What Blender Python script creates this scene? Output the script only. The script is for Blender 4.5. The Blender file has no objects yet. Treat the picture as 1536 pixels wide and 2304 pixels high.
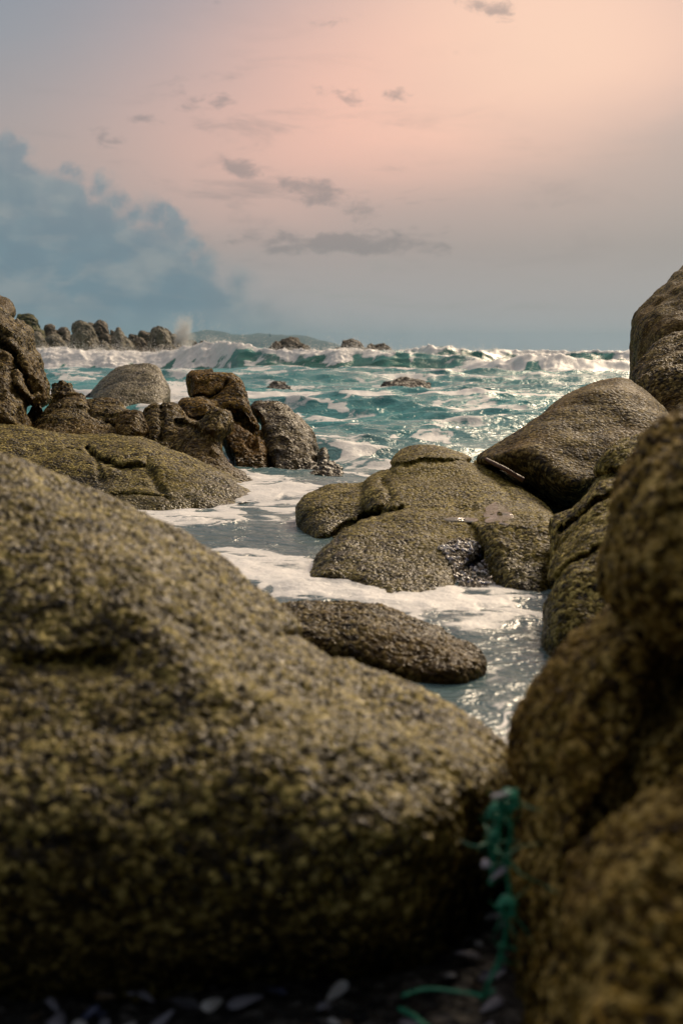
import bpy, math, random, time
import numpy as np
from mathutils import Vector

T0 = time.time()
random.seed(7)
rng = np.random.default_rng(11)
scene = bpy.context.scene
COL = scene.collection
CAM_H = 0.8            # camera height above the water, metres
FPX = 3200.0           # focal length in photograph pixels (50 mm on 24x36)
CX, HY = 768.0, 800.0  # principal column and horizon row


def ray_point(px, py, Y):
    return ((px - CX) / FPX * Y, Y, CAM_H - (py - HY) / FPX * Y)


# ------------------------------------------------------------------ noise
def _hash(ix, iy, iz, seed):
    h = ix * np.uint32(374761393) + iy * np.uint32(668265263) + iz * np.uint32(2147483647) + np.uint32((seed * 974634599) & 0xFFFFFFFF)
    h = (h ^ (h >> np.uint32(13))) * np.uint32(1274126177)
    h = (h ^ (h >> np.uint32(15))) * np.uint32(2246822519)
    return h ^ (h >> np.uint32(16))


_G = np.array([[1, 1, 0], [-1, 1, 0], [1, -1, 0], [-1, -1, 0], [1, 0, 1], [-1, 0, 1], [1, 0, -1], [-1, 0, -1],
               [0, 1, 1], [0, -1, 1], [0, 1, -1], [0, -1, -1], [1, 1, 0], [-1, 1, 0], [0, -1, 1], [0, -1, -1]], dtype=np.float32)


def noise3(x, y, z, seed=0):
    x = np.asarray(x, dtype=np.float64); y = np.asarray(y, dtype=np.float64); z = np.asarray(z, dtype=np.float64)
    x, y, z = np.broadcast_arrays(x, y, z)
    fx, fy, fz = np.floor(x), np.floor(y), np.floor(z)
    ix, iy, iz = (q.astype(np.int64).astype(np.uint32) for q in (fx, fy, fz))
    dx, dy, dz = (x - fx).astype(np.float32), (y - fy).astype(np.float32), (z - fz).astype(np.float32)
    ux = dx * dx * dx * (dx * (dx * 6 - 15) + 10)
    uy = dy * dy * dy * (dy * (dy * 6 - 15) + 10)
    uz = dz * dz * dz * (dz * (dz * 6 - 15) + 10)
    out = 0
    for a in (0, 1):
        wa = ux if a else 1 - ux
        for b in (0, 1):
            wb = uy if b else 1 - uy
            for c in (0, 1):
                wc = uz if c else 1 - uz
                g = _G[_hash(ix + np.uint32(a), iy + np.uint32(b), iz + np.uint32(c), seed) & np.uint32(15)]
                out = out + wa * wb * wc * (g[..., 0] * (dx - a) + g[..., 1] * (dy - b) + g[..., 2] * (dz - c))
    return out


def fbm(x, y, z, octs=4, seed=0, gain=0.5, lac=2.03, ridged=False):
    s, a, f = 0, 1.0, 1.0
    for o in range(octs):
        n = noise3(x * f, y * f, z * f, seed + o * 17)
        if ridged:
            n = 0.35 - np.abs(n)
        s = s + a * n
        a *= gain; f *= lac
    return s


def facets(P, fr, seed):
    """Broken planes: each cell of space carries its own tilted face."""
    q = P * fr; b = np.floor(q)
    best = np.full(len(P), 1e9); val = np.zeros(len(P))
    for dx in (-1, 0, 1):
        for dy in (-1, 0, 1):
            for dz in (-1, 0, 1):
                c = b + np.array([dx, dy, dz])
                ci = c.astype(np.int64).astype(np.uint32)
                h = [_hash(ci[:, 0], ci[:, 1], ci[:, 2], seed + k).astype(np.float64) / 4294967295.0 for k in range(6)]
                rel = q - (c + 0.15 + 0.7 * np.stack(h[:3], 1))
                d = (rel ** 2).sum(1)
                v = (rel * (np.stack(h[3:], 1) - 0.5)).sum(1) + 0.5 * (h[3] - 0.5)
                m = d < best
                best = np.where(m, d, best); val = np.where(m, v, val)
    return val


def sstep(a, b, x):
    t = np.clip((x - a) / (b - a), 0, 1)
    return t * t * (3 - 2 * t)


# ------------------------------------------------------------------ mesh helpers
def mesh_from(name, verts, faces, smooth=True):
    me = bpy.data.meshes.new(name)
    verts = np.asarray(verts, dtype=np.float32)
    faces = np.asarray(faces, dtype=np.int32)
    nv, nf, k = len(verts), len(faces), faces.shape[1]
    me.vertices.add(nv); me.vertices.foreach_set('co', verts.ravel())
    me.loops.add(nf * k); me.loops.foreach_set('vertex_index', faces.ravel())
    me.polygons.add(nf)
    me.polygons.foreach_set('loop_start', np.arange(0, nf * k, k, dtype=np.int32))
    me.polygons.foreach_set('loop_total', np.full(nf, k, dtype=np.int32))
    me.update(calc_edges=True)
    if smooth:
        me.polygons.foreach_set('use_smooth', np.ones(nf, dtype=bool))
    me.validate()
    return me


def add_obj(name, me, mat=None, origin=None, label=None, cat=None, group=None, kind=None, parent=None):
    o = bpy.data.objects.new(name, me)
    COL.objects.link(o)
    if origin is not None:
        o.location = origin
    if mat:
        me.materials.append(mat)
    if parent: o.parent = parent
    if label: o['label'] = label
    if cat: o['category'] = cat
    if group: o['group'] = group
    if kind: o['kind'] = kind
    return o


def vert_normals(v, f):
    n = np.zeros_like(v)
    a = v[f[:, 2]] - v[f[:, 0]]
    b = v[f[:, 3]] - v[f[:, 1]]
    fn = np.cross(a, b)
    for i in range(4):
        for k in range(3):
            n[:, k] += np.bincount(f[:, i], weights=fn[:, k], minlength=len(v))
    l = np.linalg.norm(n, axis=1, keepdims=True)
    return n / np.maximum(l, 1e-12)


def relax(v, f, it=2, w=0.5):
    e = np.concatenate([f[:, [0, 1]], f[:, [1, 2]], f[:, [2, 3]], f[:, [3, 0]]])
    cnt = np.bincount(e[:, 0], minlength=len(v)) + np.bincount(e[:, 1], minlength=len(v))
    for _ in range(it):
        s = np.zeros_like(v)
        for k in range(3):
            s[:, k] = np.bincount(e[:, 0], weights=v[e[:, 1], k], minlength=len(v)) + np.bincount(e[:, 1], weights=v[e[:, 0], k], minlength=len(v))
        v = v * (1 - w) + w * s / np.maximum(cnt, 1)[:, None]
    return v


def surface_nets(F):
    """Quads round the zero level of F (negative inside); vertices in grid units."""
    nx, ny, nz = F.shape
    acc = np.zeros((nx - 1, ny - 1, nz - 1, 3), dtype=np.float32)
    cnt = np.zeros((nx - 1, ny - 1, nz - 1), dtype=np.int8)
    S = F < 0
    C = [(a, b, c) for a in (0, 1) for b in (0, 1) for c in (0, 1)]

    def sl(A, o):
        return A[o[0]:nx - 1 + o[0], o[1]:ny - 1 + o[1], o[2]:nz - 1 + o[2]]
    for p in C:
        for ax in range(3):
            if p[ax] == 0:
                q = list(p); q[ax] = 1
                m = sl(S, p) != sl(S, q)
                idx = np.nonzero(m)
                if len(idx[0]) == 0: continue
                f0 = sl(F, p)[idx]; f1 = sl(F, q)[idx]
                t = f0 / (f0 - f1)
                for k in range(3):
                    acc[idx + (np.full(len(t), k),)] += (t if k == ax else p[k])
                cnt[idx] += 1
    act = cnt > 0
    vid = np.full(cnt.shape, -1, dtype=np.int64)
    vid[act] = np.arange(act.sum())
    ii = np.argwhere(act)
    V = ii + acc[act] / cnt[act][:, None]
    faces = []
    for ax in range(3):
        b, c = [(1, 2), (2, 0), (0, 1)][ax]
        s0 = [slice(1, n - 1) for n in F.shape]; s1 = list(s0)
        s0[ax] = slice(0, F.shape[ax] - 1); s1[ax] = slice(1, F.shape[ax])
        m = S[tuple(s0)] != S[tuple(s1)]
        idx = np.argwhere(m)
        if len(idx) == 0: continue
        g = idx.copy()
        g[:, b] += 1; g[:, c] += 1
        inside = S[tuple(g.T)]

        def cell(db, dc):
            h = g.copy(); h[:, b] += db; h[:, c] += dc
            return vid[tuple(h.T)]
        q = np.stack([cell(-1, -1), cell(0, -1), cell(0, 0), cell(-1, 0)], axis=1)
        q[~inside] = q[~inside][:, ::-1]
        faces.append(q)
    return V, np.concatenate(faces)


def smooth_poly(P, n=6):
    P = np.asarray(P, dtype=float); N = len(P); out = []
    for i in range(N):
        p0, p1, p2, p3 = P[i - 1], P[i], P[(i + 1) % N], P[(i + 2) % N]
        for t in np.linspace(0, 1, n, endpoint=False):
            out.append(0.5 * ((2 * p1) + (-p0 + p2) * t + (2 * p0 - 5 * p1 + 4 * p2 - p3) * t * t + (-p0 + 3 * p1 - 3 * p2 + p3) * t ** 3))
    return np.array(out)


def poly_dist(P, X, Yp):
    best = np.full(X.shape, 1e9); ins = np.zeros(X.shape, dtype=bool)
    for i in range(len(P)):
        x0, y0 = P[i]; x1, y1 = P[(i + 1) % len(P)]
        ex, ey = x1 - x0, y1 - y0
        t = np.clip(((X - x0) * ex + (Yp - y0) * ey) / max(ex * ex + ey * ey, 1e-9), 0, 1)
        best = np.minimum(best, (X - x0 - t * ex) ** 2 + (Yp - y0 - t * ey) ** 2)
        if y0 != y1:
            c = ((y0 > Yp) != (y1 > Yp)) & (X < (x1 - x0) * (Yp - y0) / (y1 - y0) + x0)
            ins ^= c
    d = np.sqrt(best)
    return np.where(ins, d, -d)


def blur2(A, r):
    r = int(r)
    if r < 1: return A
    for ax in (0, 1):
        pad = [(0, 0), (0, 0)]; pad[ax] = (r + 1, r)
        c = np.cumsum(np.pad(A, pad, mode='edge'), axis=ax)
        n = A.shape[ax]
        hi = np.take(c, np.arange(2 * r + 1, 2 * r + 1 + n), axis=ax)
        lo = np.take(c, np.arange(0, n), axis=ax)
        A = (hi - lo) / (2 * r + 1)
    return A


def rock_mesh(lobes, step, k=0.05, grooves=(), lump=((0.05, 1.5),), ridge=(), seed=0, relax_it=2, dY=None, bed=(), facet=()):
    """A solid rock: each lobe is an outline with its own distance, front slope and thickness; lobes are blended, cracked and weathered."""
    allP = np.concatenate([np.asarray(l['poly'], dtype=float) for l in lobes])
    x0, y0 = allP.min(0) - 4 * step - 6; x1, y1 = allP.max(0) + 4 * step + 6
    gx = np.arange(x0, x1 + step, step); gy = np.arange(y0, y1 + step, step)
    X, Yp = np.meshgrid(gx, gy, indexing='ij')
    data = []
    ylo, yhi = 1e9, 0
    for l in lobes:
        P = smooth_poly(l['poly']) if l.get('smooth', True) else np.asarray(l['poly'], dtype=float)
        d = poly_dist(P, X, Yp)
        if isinstance(l['F'], list):
            pk = np.array(l['F'], dtype=float)
            Yf = blur2(1.0 / np.interp(Yp, pk[:, 0], 1 / pk[:, 1]), l.get('fblur', 10))
            Yt, Yb = float(pk[0, 1]), float(pk[-1, 1])
        else:
            pt, Yt, pb, Yb = l['F']
            w = np.clip((Yp - pt) / (pb - pt), -0.5, 1.5)
            Yf = 1.0 / (1 / Yt + w * (1 / Yb - 1 / Yt))
        T = l['T']
        Yc = Yf + T + l.get('skew', 0) * (X - np.mean(P[:, 0])) / FPX * Yf
        dm = d / FPX * np.minimum(Yc, max(Yt, Yb) + T)
        R = l.get('R')
        R = (R / FPX * (0.5 * (Yt + Yb))) if R else float(dm.max()) * 0.95
        dm = blur2(dm, l.get('blur', max(1, 0.12 * R * FPX / (0.5 * (Yt + Yb)) / step)))
        data.append((dm, Yc, T, R))
        m = d > -2 * step
        ylo = min(ylo, float((Yc[m]).min()) - T); yhi = max(yhi, float(Yc[m].max()) + T)
    dY = dY or step / FPX * 0.5 * (ylo + yhi) * 1.4
    dY = max(dY, (yhi - ylo) / 110)
    gY = np.arange(ylo - 3 * dY, yhi + 4 * dY, dY)
    F = None
    for dm, Yc, T, R in data:
        a = np.clip((R - dm) / R, 0, 4)[:, :, None]
        b = ((gY[None, None, :] - Yc[:, :, None]) / T)
        f = ((np.sqrt(a * a + b * b) - 1) * min(R, T)).astype(np.float32)
        if F is None: F = f
        else:
            h = np.clip(0.5 + 0.5 * (F - f) / k, 0, 1)
            F = F * (1 - h) + f * h - k * h * (1 - h)
    for g in grooves:
        pl = np.asarray(g['line'], dtype=float)
        best = np.full(X.shape, 1e9)
        wob = 6 * noise3(X / 25, Yp / 25, 0.5, seed + 3) + 3 * noise3(X / 9, Yp / 9, 0.5, seed + 4)
        for i in range(len(pl) - 1):
            (ax_, ay_), (bx_, by_) = pl[i], pl[i + 1]
            ex, ey = bx_ - ax_, by_ - ay_
            t = np.clip(((X - ax_) * ex + (Yp + wob - ay_) * ey) / (ex * ex + ey * ey), 0, 1)
            best = np.minimum(best, (X - ax_ - t * ex) ** 2 + (Yp + wob - ay_ - t * ey) ** 2)
        depth = g['depth'] * np.exp(-best / (g['w'] ** 2))
        F = F + depth[:, :, None].astype(np.float32)
    V, Q = surface_nets(F)
    px = gx[0] + V[:, 0] * step; py = gy[0] + V[:, 1] * step; Y = gY[0] + V[:, 2] * dY
    P = np.stack([(px - CX) / FPX * Y, Y, CAM_H - (py - HY) / FPX * Y], axis=1)
    a = P[Q[:, 2]] - P[Q[:, 0]]; b = P[Q[:, 3]] - P[Q[:, 1]]
    fn = np.cross(a, b); c = P[Q].mean(1)
    vol = np.sum(fn * (c - P.mean(0)))
    if vol < 0: Q = Q[:, ::-1]
    P = relax(P, Q, relax_it)
    N = vert_normals(P, Q)
    dsp = 0
    for amp, fr in lump:
        dsp = dsp + amp * 1.6 * fbm(P[:, 0] * fr, P[:, 1] * fr, P[:, 2] * fr, 3, seed)
    for amp, fr in ridge:
        wx = noise3(P[:, 0] * fr * .6, P[:, 1] * fr * .6, P[:, 2] * fr * .6, seed + 40) * 0.7
        dsp = dsp - amp * np.maximum(0, 1 - np.abs(noise3(P[:, 0] * fr + wx, P[:, 1] * fr, P[:, 2] * fr * 1.3 + wx, seed + 91)) * 7) ** 1.5
    for amp, fr in facet:
        wv_ = P + 0.12 / fr * np.stack([noise3(P[:, 0] * fr * 3, P[:, 1] * fr * 3, P[:, 2] * fr * 3, seed + 7 + k_) for k_ in range(3)], 1)
        dsp = dsp + amp * facets(wv_, fr, seed + 60)
    for amp, fr, nx_, nz_ in bed:   # tilted bedding ribs
        q = (P[:, 0] * nx_ + P[:, 2] * nz_) * fr + 1.3 * fbm(P[:, 0] * 2, P[:, 1] * 2, P[:, 2] * 2, 2, seed + 5)
        dsp = dsp + amp * np.sin(q * 6.283)
    if not np.isscalar(dsp):
        P = P + N * dsp[:, None]
    return P, Q


def rock(name, label, cat, lobes, step, mat, group=None, subsurf=1, **kw):
    P, Q = rock_mesh(lobes, step, **kw)
    o0 = np.array([P[:, 0].mean(), P[:, 1].mean(), P[:, 2].min()])
    me = mesh_from(name, P - o0, Q)
    o = add_obj(name, me, mat, o0, label, cat, group)
    if subsurf:
        md = o.modifiers.new('Subdivision', 'SUBSURF'); md.levels = 0; md.render_levels = subsurf
    return o


# ------------------------------------------------------------------ node helpers
class NT:
    def __init__(s, tree):
        s.t = tree; s.n = tree.nodes; s.l = tree.links

    def node(s, kind, **kw):
        n = s.n.new(kind)
        for k, v in kw.items(): setattr(n, k, v)
        return n

    def put(s, sock, v):
        if isinstance(v, bpy.types.NodeSocket): s.l.new(v, sock)
        elif v is not None: sock.default_value = v

    def math(s, op, a, b=None, c=None, clamp=False):
        n = s.node('ShaderNodeMath', operation=op, use_clamp=clamp)
        s.put(n.inputs[0], a); s.put(n.inputs[1], b); s.put(n.inputs[2], c)
        return n.outputs[0]

    def add(s, a, b): return s.math('ADD', a, b)
    def sub(s, a, b): return s.math('SUBTRACT', a, b)
    def mul(s, a, b): return s.math('MULTIPLY', a, b)

    def smooth(s, v, a, b, lo=0.0, hi=1.0):
        n = s.node('ShaderNodeMapRange', interpolation_type='SMOOTHSTEP')
        s.put(n.inputs[0], v); s.put(n.inputs[1], a); s.put(n.inputs[2], b); s.put(n.inputs[3], lo); s.put(n.inputs[4], hi)
        return n.outputs[0]

    def lin(s, v, a, b, lo=0.0, hi=1.0):
        n = s.node('ShaderNodeMapRange')
        s.put(n.inputs[0], v); s.put(n.inputs[1], a); s.put(n.inputs[2], b); s.put(n.inputs[3], lo); s.put(n.inputs[4], hi)
        return n.outputs[0]

    def mix(s, f, a, b, blend='MIX'):
        n = s.node('ShaderNodeMix', data_type='RGBA', blend_type=blend)
        s.put(n.inputs[0], f)
        for sock, v in ((n.inputs[6], a), (n.inputs[7], b)):
            if isinstance(v, (tuple, list)): v = (v[0], v[1], v[2], 1)
            s.put(sock, v)
        return n.outputs[2]

    def noise(s, vec, scale, detail=3, rough=0.5, dist=0.0, out='Fac', dims='3D'):
        n = s.node('ShaderNodeTexNoise', noise_dimensions=dims)
        if vec is not None: s.l.new(vec, n.inputs['Vector'])
        n.inputs['Scale'].default_value = scale; n.inputs['Detail'].default_value = detail
        n.inputs['Roughness'].default_value = rough; n.inputs['Distortion'].default_value = dist
        return n.outputs[0] if out == 'Fac' else n.outputs[1]

    def voro(s, vec, scale, feature='F1', rand=1.0, out=0, smooth=0.5):
        n = s.node('ShaderNodeTexVoronoi', feature=feature)
        s.l.new(vec, n.inputs['Vector'])
        n.inputs['Scale'].default_value = scale; n.inputs['Randomness'].default_value = rand
        if feature == 'SMOOTH_F1': n.inputs['Smoothness'].default_value = smooth
        return n.outputs[out]

    def ramp(s, v, stops):
        n = s.node('ShaderNodeValToRGB')
        cr = n.color_ramp
        while len(cr.elements) < len(stops): cr.elements.new(0.5)
        for e, (p, c) in zip(cr.elements, stops):
            e.position = p; e.color = (c[0], c[1], c[2], 1)
        s.put(n.inputs[0], v)
        return n.outputs[0]


def new_mat(name):
    m = bpy.data.materials.new(name); m.use_nodes = True
    m.node_tree.nodes.clear()
    return m, NT(m.node_tree)


def rock_material(name, pal, lichen=None, lich=0.5, grain=55.0, gamp=0.005, pits=0.5, rough=0.5, wet=0.0, spec=0.07, rel=1.0, crack=0.0, gapdark=0.62, far=False, stain=0.5):
    """Coarse granite. pal: dark mica, brown, main, pale crystals. Each crystal has its own colour; ochre and algae stain it in patches."""
    m, N = new_mat(name)
    out = N.node('ShaderNodeOutputMaterial')
    bs = N.node('ShaderNodeBsdfPrincipled')
    tc = N.node('ShaderNodeTexCoord')
    geo = N.node('ShaderNodeNewGeometry')
    vec = tc.outputs['Object']
    big = N.noise(vec, grain * 0.03, 4, 0.6)
    mid = N.noise(vec, grain * 0.14, 4, 0.62)
    warp = N.node('ShaderNodeVectorMath', operation='MULTIPLY_ADD')
    N.l.new(N.noise(vec, grain * 0.6, 2, 0.5, out='Color'), warp.inputs[0])
    warp.inputs[1].default_value = (1.35 / grain,) * 3
    N.l.new(vec, warp.inputs[2])
    wv = warp.outputs[0]

    def cells(sc):
        sep = N.node('ShaderNodeSeparateColor'); N.l.new(N.voro(wv, sc, 'F1', out=1), sep.inputs[0])
        return sep.outputs[0]
    r1, r2 = cells(grain), cells(grain * 2.1)
    mixr = N.add(N.mul(r1, 0.62), N.mul(r2, 0.38))
    mixr = N.add(N.mul(N.sub(mixr, 0.5), 1.25), N.add(0.5, N.mul(N.sub(mid, 0.5), 0.85)))
    col = N.ramp(mixr, [(0.16, pal[0]), (0.36, pal[1]), (0.56, pal[2]), (0.86, pal[3])])
    # colour darkens in the low gaps between the raised crystals
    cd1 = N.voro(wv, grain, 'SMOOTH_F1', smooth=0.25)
    gaptone = N.add(N.smooth(cd1, 0.36, 0.66), N.mul(N.smooth(N.voro(wv, grain * 2.1, 'F1'), 0.40, 0.70), 0.4))
    gaptone = N.mul(gaptone, N.lin(N.noise(vec, grain * 0.24, 3, 0.6), 0.36, 0.62, 0.25, 1.25))
    col = N.mix(N.math('MINIMUM', N.mul(gaptone, gapdark), 1.0), col, N.mix(0.4, pal[0], pal[1]))
    if lichen:
        col = N.mix(N.mul(N.smooth(big, 0.42, 0.62), lich), col, N.mix(0.45, lichen, N.mix(1.0, col, lichen, 'OVERLAY')))
    bigd = N.noise(vec, grain * 0.05, 5, 0.65, 0.6)
    col = N.mix(N.mul(N.smooth(bigd, 0.50, 0.68), stain), col, N.mix(1.0, col, (0.50, 0.42, 0.34), 'MULTIPLY'))
    pit = N.smooth(N.noise(vec, grain * 0.42, 3, 0.65), 0.54, 0.68)
    col = N.mix(N.mul(pit, pits * 0.8), col, pal[0])
    # tide line: damp, darker and shinier below an uneven level
    sp = N.node('ShaderNodeSeparateXYZ'); N.l.new(geo.outputs['Position'], sp.inputs[0])
    lvl = N.add(sp.outputs[2], N.mul(N.sub(big, 0.5), 0.3))
    damp = N.smooth(lvl, 0.04, 0.13, 1.0, 0.0)
    if wet: damp = N.math('MAXIMUM', damp, N.mul(N.smooth(bigd, 0.35, 0.6), wet))
    col = N.mix(N.mul(damp, 0.8), col, N.mix(1.0, col, (0.42, 0.42, 0.40), 'MULTIPLY'))
    N.l.new(col, bs.inputs['Base Color'])
    fine = N.noise(vec, grain * 2.5, 3, 0.6)
    ro = N.add(N.lin(damp, 0, 1, rough, 0.36), N.mul(N.sub(r2, 0.5), 0.4))
    N.l.new(N.math('MAXIMUM', ro, 0.12), bs.inputs['Roughness'])
    bs.inputs['Specular IOR Level'].default_value = spec
    h = N.mul(N.sub(0.6, cd1), 1.5)
    h = N.add(h, N.mul(N.sub(0.6, N.voro(wv, grain * 2.1, 'SMOOTH_F1', smooth=0.3)), 0.45))
    h = N.add(h, N.mul(N.sub(mid, 0.5), rel))
    h = N.sub(h, N.mul(N.smooth(N.math('ABSOLUTE', N.sub(bigd, 0.5)), 0.0, 0.035, 1.0, 0.0), crack))
    h = N.add(h, N.mul(N.sub(fine, 0.5), 0.35))
    h = N.sub(h, N.mul(pit, pits * 1.0))
    dp = N.node('ShaderNodeDisplacement')
    dp.inputs['Midlevel'].default_value = 0.0
    dp.inputs['Scale'].default_value = gamp
    N.l.new(h, dp.inputs['Height'])
    N.l.new(dp.outputs[0], out.inputs['Displacement'])
    m.displacement_method = 'BUMP' if far else 'BOTH'
    N.l.new(bs.outputs[0], out.inputs['Surface'])
    return m


MAT = {}
K = (0.011, 0.009, 0.008)
P_TAN = [K, (0.078, 0.055, 0.008), (0.205, 0.152, 0.027), (0.56, 0.46, 0.16)]
P_NEAR = [K, (0.078, 0.055, 0.008), (0.205, 0.156, 0.024), (0.60, 0.49, 0.16)]
P_BRN = [K, (0.056, 0.036, 0.007), (0.135, 0.090, 0.019), (0.38, 0.285, 0.105)]
P_RST = [K, (0.078, 0.042, 0.006), (0.190, 0.104, 0.014), (0.42, 0.26, 0.06)]
P_OCH = [K, (0.140, 0.086, 0.014), (0.330, 0.222, 0.040), (0.62, 0.46, 0.16)]
P_WET = [(0.008, 0.008, 0.008), (0.040, 0.027, 0.007), (0.090, 0.062, 0.016), (0.22, 0.17, 0.06)]
P_GRY = [K, (0.080, 0.062, 0.032), (0.175, 0.140, 0.076), (0.36, 0.31, 0.20)]
P_SEA = [(0.008, 0.008, 0.008), (0.022, 0.016, 0.012), (0.040, 0.030, 0.022), (0.08, 0.064, 0.048)]
olive, ochre = (0.22, 0.175, 0.012), (0.24, 0.125, 0.014)
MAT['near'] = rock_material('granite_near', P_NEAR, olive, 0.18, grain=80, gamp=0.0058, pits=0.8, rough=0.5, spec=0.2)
MAT['near_dark'] = rock_material('granite_ochre_near', P_OCH, ochre, 0.25, grain=80, gamp=0.0055, pits=0.8, rough=0.65, gapdark=0.5)
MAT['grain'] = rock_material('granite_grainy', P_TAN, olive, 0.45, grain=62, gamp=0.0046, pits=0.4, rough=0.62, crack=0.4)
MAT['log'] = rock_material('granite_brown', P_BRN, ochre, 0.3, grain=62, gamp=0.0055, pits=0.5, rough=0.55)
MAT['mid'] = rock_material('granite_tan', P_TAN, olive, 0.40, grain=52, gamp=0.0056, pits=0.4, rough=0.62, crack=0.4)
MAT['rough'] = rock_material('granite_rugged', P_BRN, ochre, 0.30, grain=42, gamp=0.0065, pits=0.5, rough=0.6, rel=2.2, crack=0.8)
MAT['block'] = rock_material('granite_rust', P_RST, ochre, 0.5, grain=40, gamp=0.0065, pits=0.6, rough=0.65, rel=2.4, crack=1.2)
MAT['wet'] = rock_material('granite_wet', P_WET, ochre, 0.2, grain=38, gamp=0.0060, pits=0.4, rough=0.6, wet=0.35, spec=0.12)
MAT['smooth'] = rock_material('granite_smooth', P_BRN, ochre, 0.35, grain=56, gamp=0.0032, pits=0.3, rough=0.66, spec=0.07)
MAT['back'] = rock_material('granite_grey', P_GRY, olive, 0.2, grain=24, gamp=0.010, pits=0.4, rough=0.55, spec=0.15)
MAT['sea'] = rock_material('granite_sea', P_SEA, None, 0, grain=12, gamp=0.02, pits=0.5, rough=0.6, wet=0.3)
MAT['far'] = rock_material('granite_far', [(0.10, 0.09, 0.07), (0.18, 0.155, 0.105), (0.26, 0.23, 0.165), (0.34, 0.31, 0.24)], olive, 0.25, grain=3.0, gamp=0.05, pits=0.2, rough=0.7, gapdark=0.3, far=True)
MAT['far_brown'] = rock_material('granite_far_brown', [(0.05, 0.04, 0.03), (0.11, 0.085, 0.058), (0.16, 0.128, 0.088), (0.22, 0.18, 0.13)], None, 0, grain=3.0, gamp=0.05, pits=0.2, rough=0.7, gapdark=0.3, far=True)
MAT['far_green'] = rock_material('granite_far_green', [(0.03, 0.03, 0.015), (0.085, 0.08, 0.025), (0.125, 0.12, 0.036), (0.18, 0.17, 0.06)], None, 0, grain=3.0, gamp=0.05, pits=0.2, rough=0.7, gapdark=0.3, far=True)

# ------------------------------------------------------------------ ROCKS
NEARGRP = None
rock('boulder', 'huge rounded grainy granite boulder filling the near foreground, shells under its overhang', 'boulder',
     [dict(poly=[(-520, 930), (-250, 950), (0, 1008), (60, 1030), (180, 1082), (300, 1148), (400, 1200), (490, 1268), (570, 1340), (640, 1398), (700, 1462), (770, 1508), (850, 1530), (930, 1558), (1015, 1600), (1100, 1648), (1170, 1700), (1195, 1750), (1182, 1810), (1160, 1900), (1135, 2020), (1100, 2160), (1040, 2300), (850, 2420), (400, 2460), (0, 2470), (-520, 2480)],
           F=[(900, 2.62), (1010, 2.5), (1300, 2.1), (1500, 1.9), (1700, 1.74), (1820, 1.65), (1920, 1.62), (2040, 1.63), (2140, 1.67), (2230, 1.72), (2420, 1.86)], T=0.55, R=330, fblur=22)],
     7, MAT['near'], subsurf=1, seed=2, lump=((0.020, 2.6), (0.006, 9.0)),
     grooves=[dict(line=[(40, 1500), (130, 1490), (240, 1478)], w=16, depth=0.022), dict(line=[(640, 1430), (690, 1470), (740, 1490)], w=10, depth=0.03),
              dict(line=[(-60, 1880), (100, 1900), (260, 1905)], w=14, depth=0.008)])
rock('boulder', 'out of focus brown boulder, the upper of the pair closest to the camera', 'boulder',
     [dict(poly=[(1800, 860), (1640, 900), (1545, 928), (1480, 975), (1432, 1050), (1402, 1100), (1376, 1180), (1352, 1250), (1358, 1310), (1395, 1380), (1470, 1460), (1560, 1540), (1800, 1600), (1950, 1200)],
           F=(930, 1.72, 1500, 1.55), T=0.4, R=150)],
     7, MAT['near_dark'], subsurf=1, seed=5, lump=((0.02, 4.0), (0.008, 11.0)))
rock('boulder', 'out of focus ochre boulder with steep side, green netting hanging beside it', 'boulder',
     [dict(poly=[(1450, 1270), (1385, 1362), (1330, 1395), (1270, 1445), (1228, 1500), (1198, 1575), (1178, 1660), (1168, 1760), (1160, 1880), (1150, 2000), (1143, 2120), (1136, 2260), (1130, 2450), (1700, 2500), (1850, 1500), (1600, 1400)],
           F=(1370, 1.74, 2304, 1.42), T=0.45, R=150)],
     7, MAT['near_dark'], subsurf=1, seed=8, lump=((0.02, 4.0), (0.008, 11.0)),
     grooves=[dict(line=[(1540, 1480), (1480, 1580), (1400, 1760), (1320, 1960)], w=30, depth=0.012)])
rock('boulder', 'blurred grey-brown boulder closest of all to the camera', 'boulder',
     [dict(poly=[(1800, 1660), (1600, 1735), (1500, 1790), (1420, 1850), (1340, 1920), (1298, 1990), (1275, 2080), (1270, 2300), (1280, 2700), (1310, 3060), (1900, 3060), (1950, 1900)],
           F=(1780, 1.32, 2304, 1.15), T=0.35, R=130)],
     9, MAT['near_dark'], subsurf=1, seed=12, lump=((0.015, 5.0), (0.006, 13.0)))
rock('boulder', 'grainy rounded boulder with a ledge, leaning between the smooth slab and the blurred rocks', 'boulder',
     [dict(poly=[(1540, 960), (1460, 972), (1400, 990), (1362, 1022), (1335, 1075), (1300, 1120), (1275, 1150), (1238, 1172), (1240, 1230), (1260, 1300), (1350, 1330), (1500, 1330), (1640, 1100)],
           F=(975, 5.1, 1300, 4.35), T=0.4, R=120),
      dict(poly=[(1460, 1060), (1400, 1062), (1345, 1080), (1312, 1120), (1290, 1170), (1300, 1280), (1480, 1280)], F=(1060, 4.75, 1280, 4.3), T=0.3, R=70)],
     4, MAT['grain'], k=0.04, subsurf=0, seed=15, grooves=[dict(line=[(1285, 1135), (1345, 1078), (1400, 1058), (1480, 1040)], w=8, depth=0.05), dict(line=[(1262, 1190), (1300, 1170), (1340, 1130), (1400, 1110)], w=7, depth=0.035)], lump=((0.012, 3.0), (0.006, 9.0)))
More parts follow.
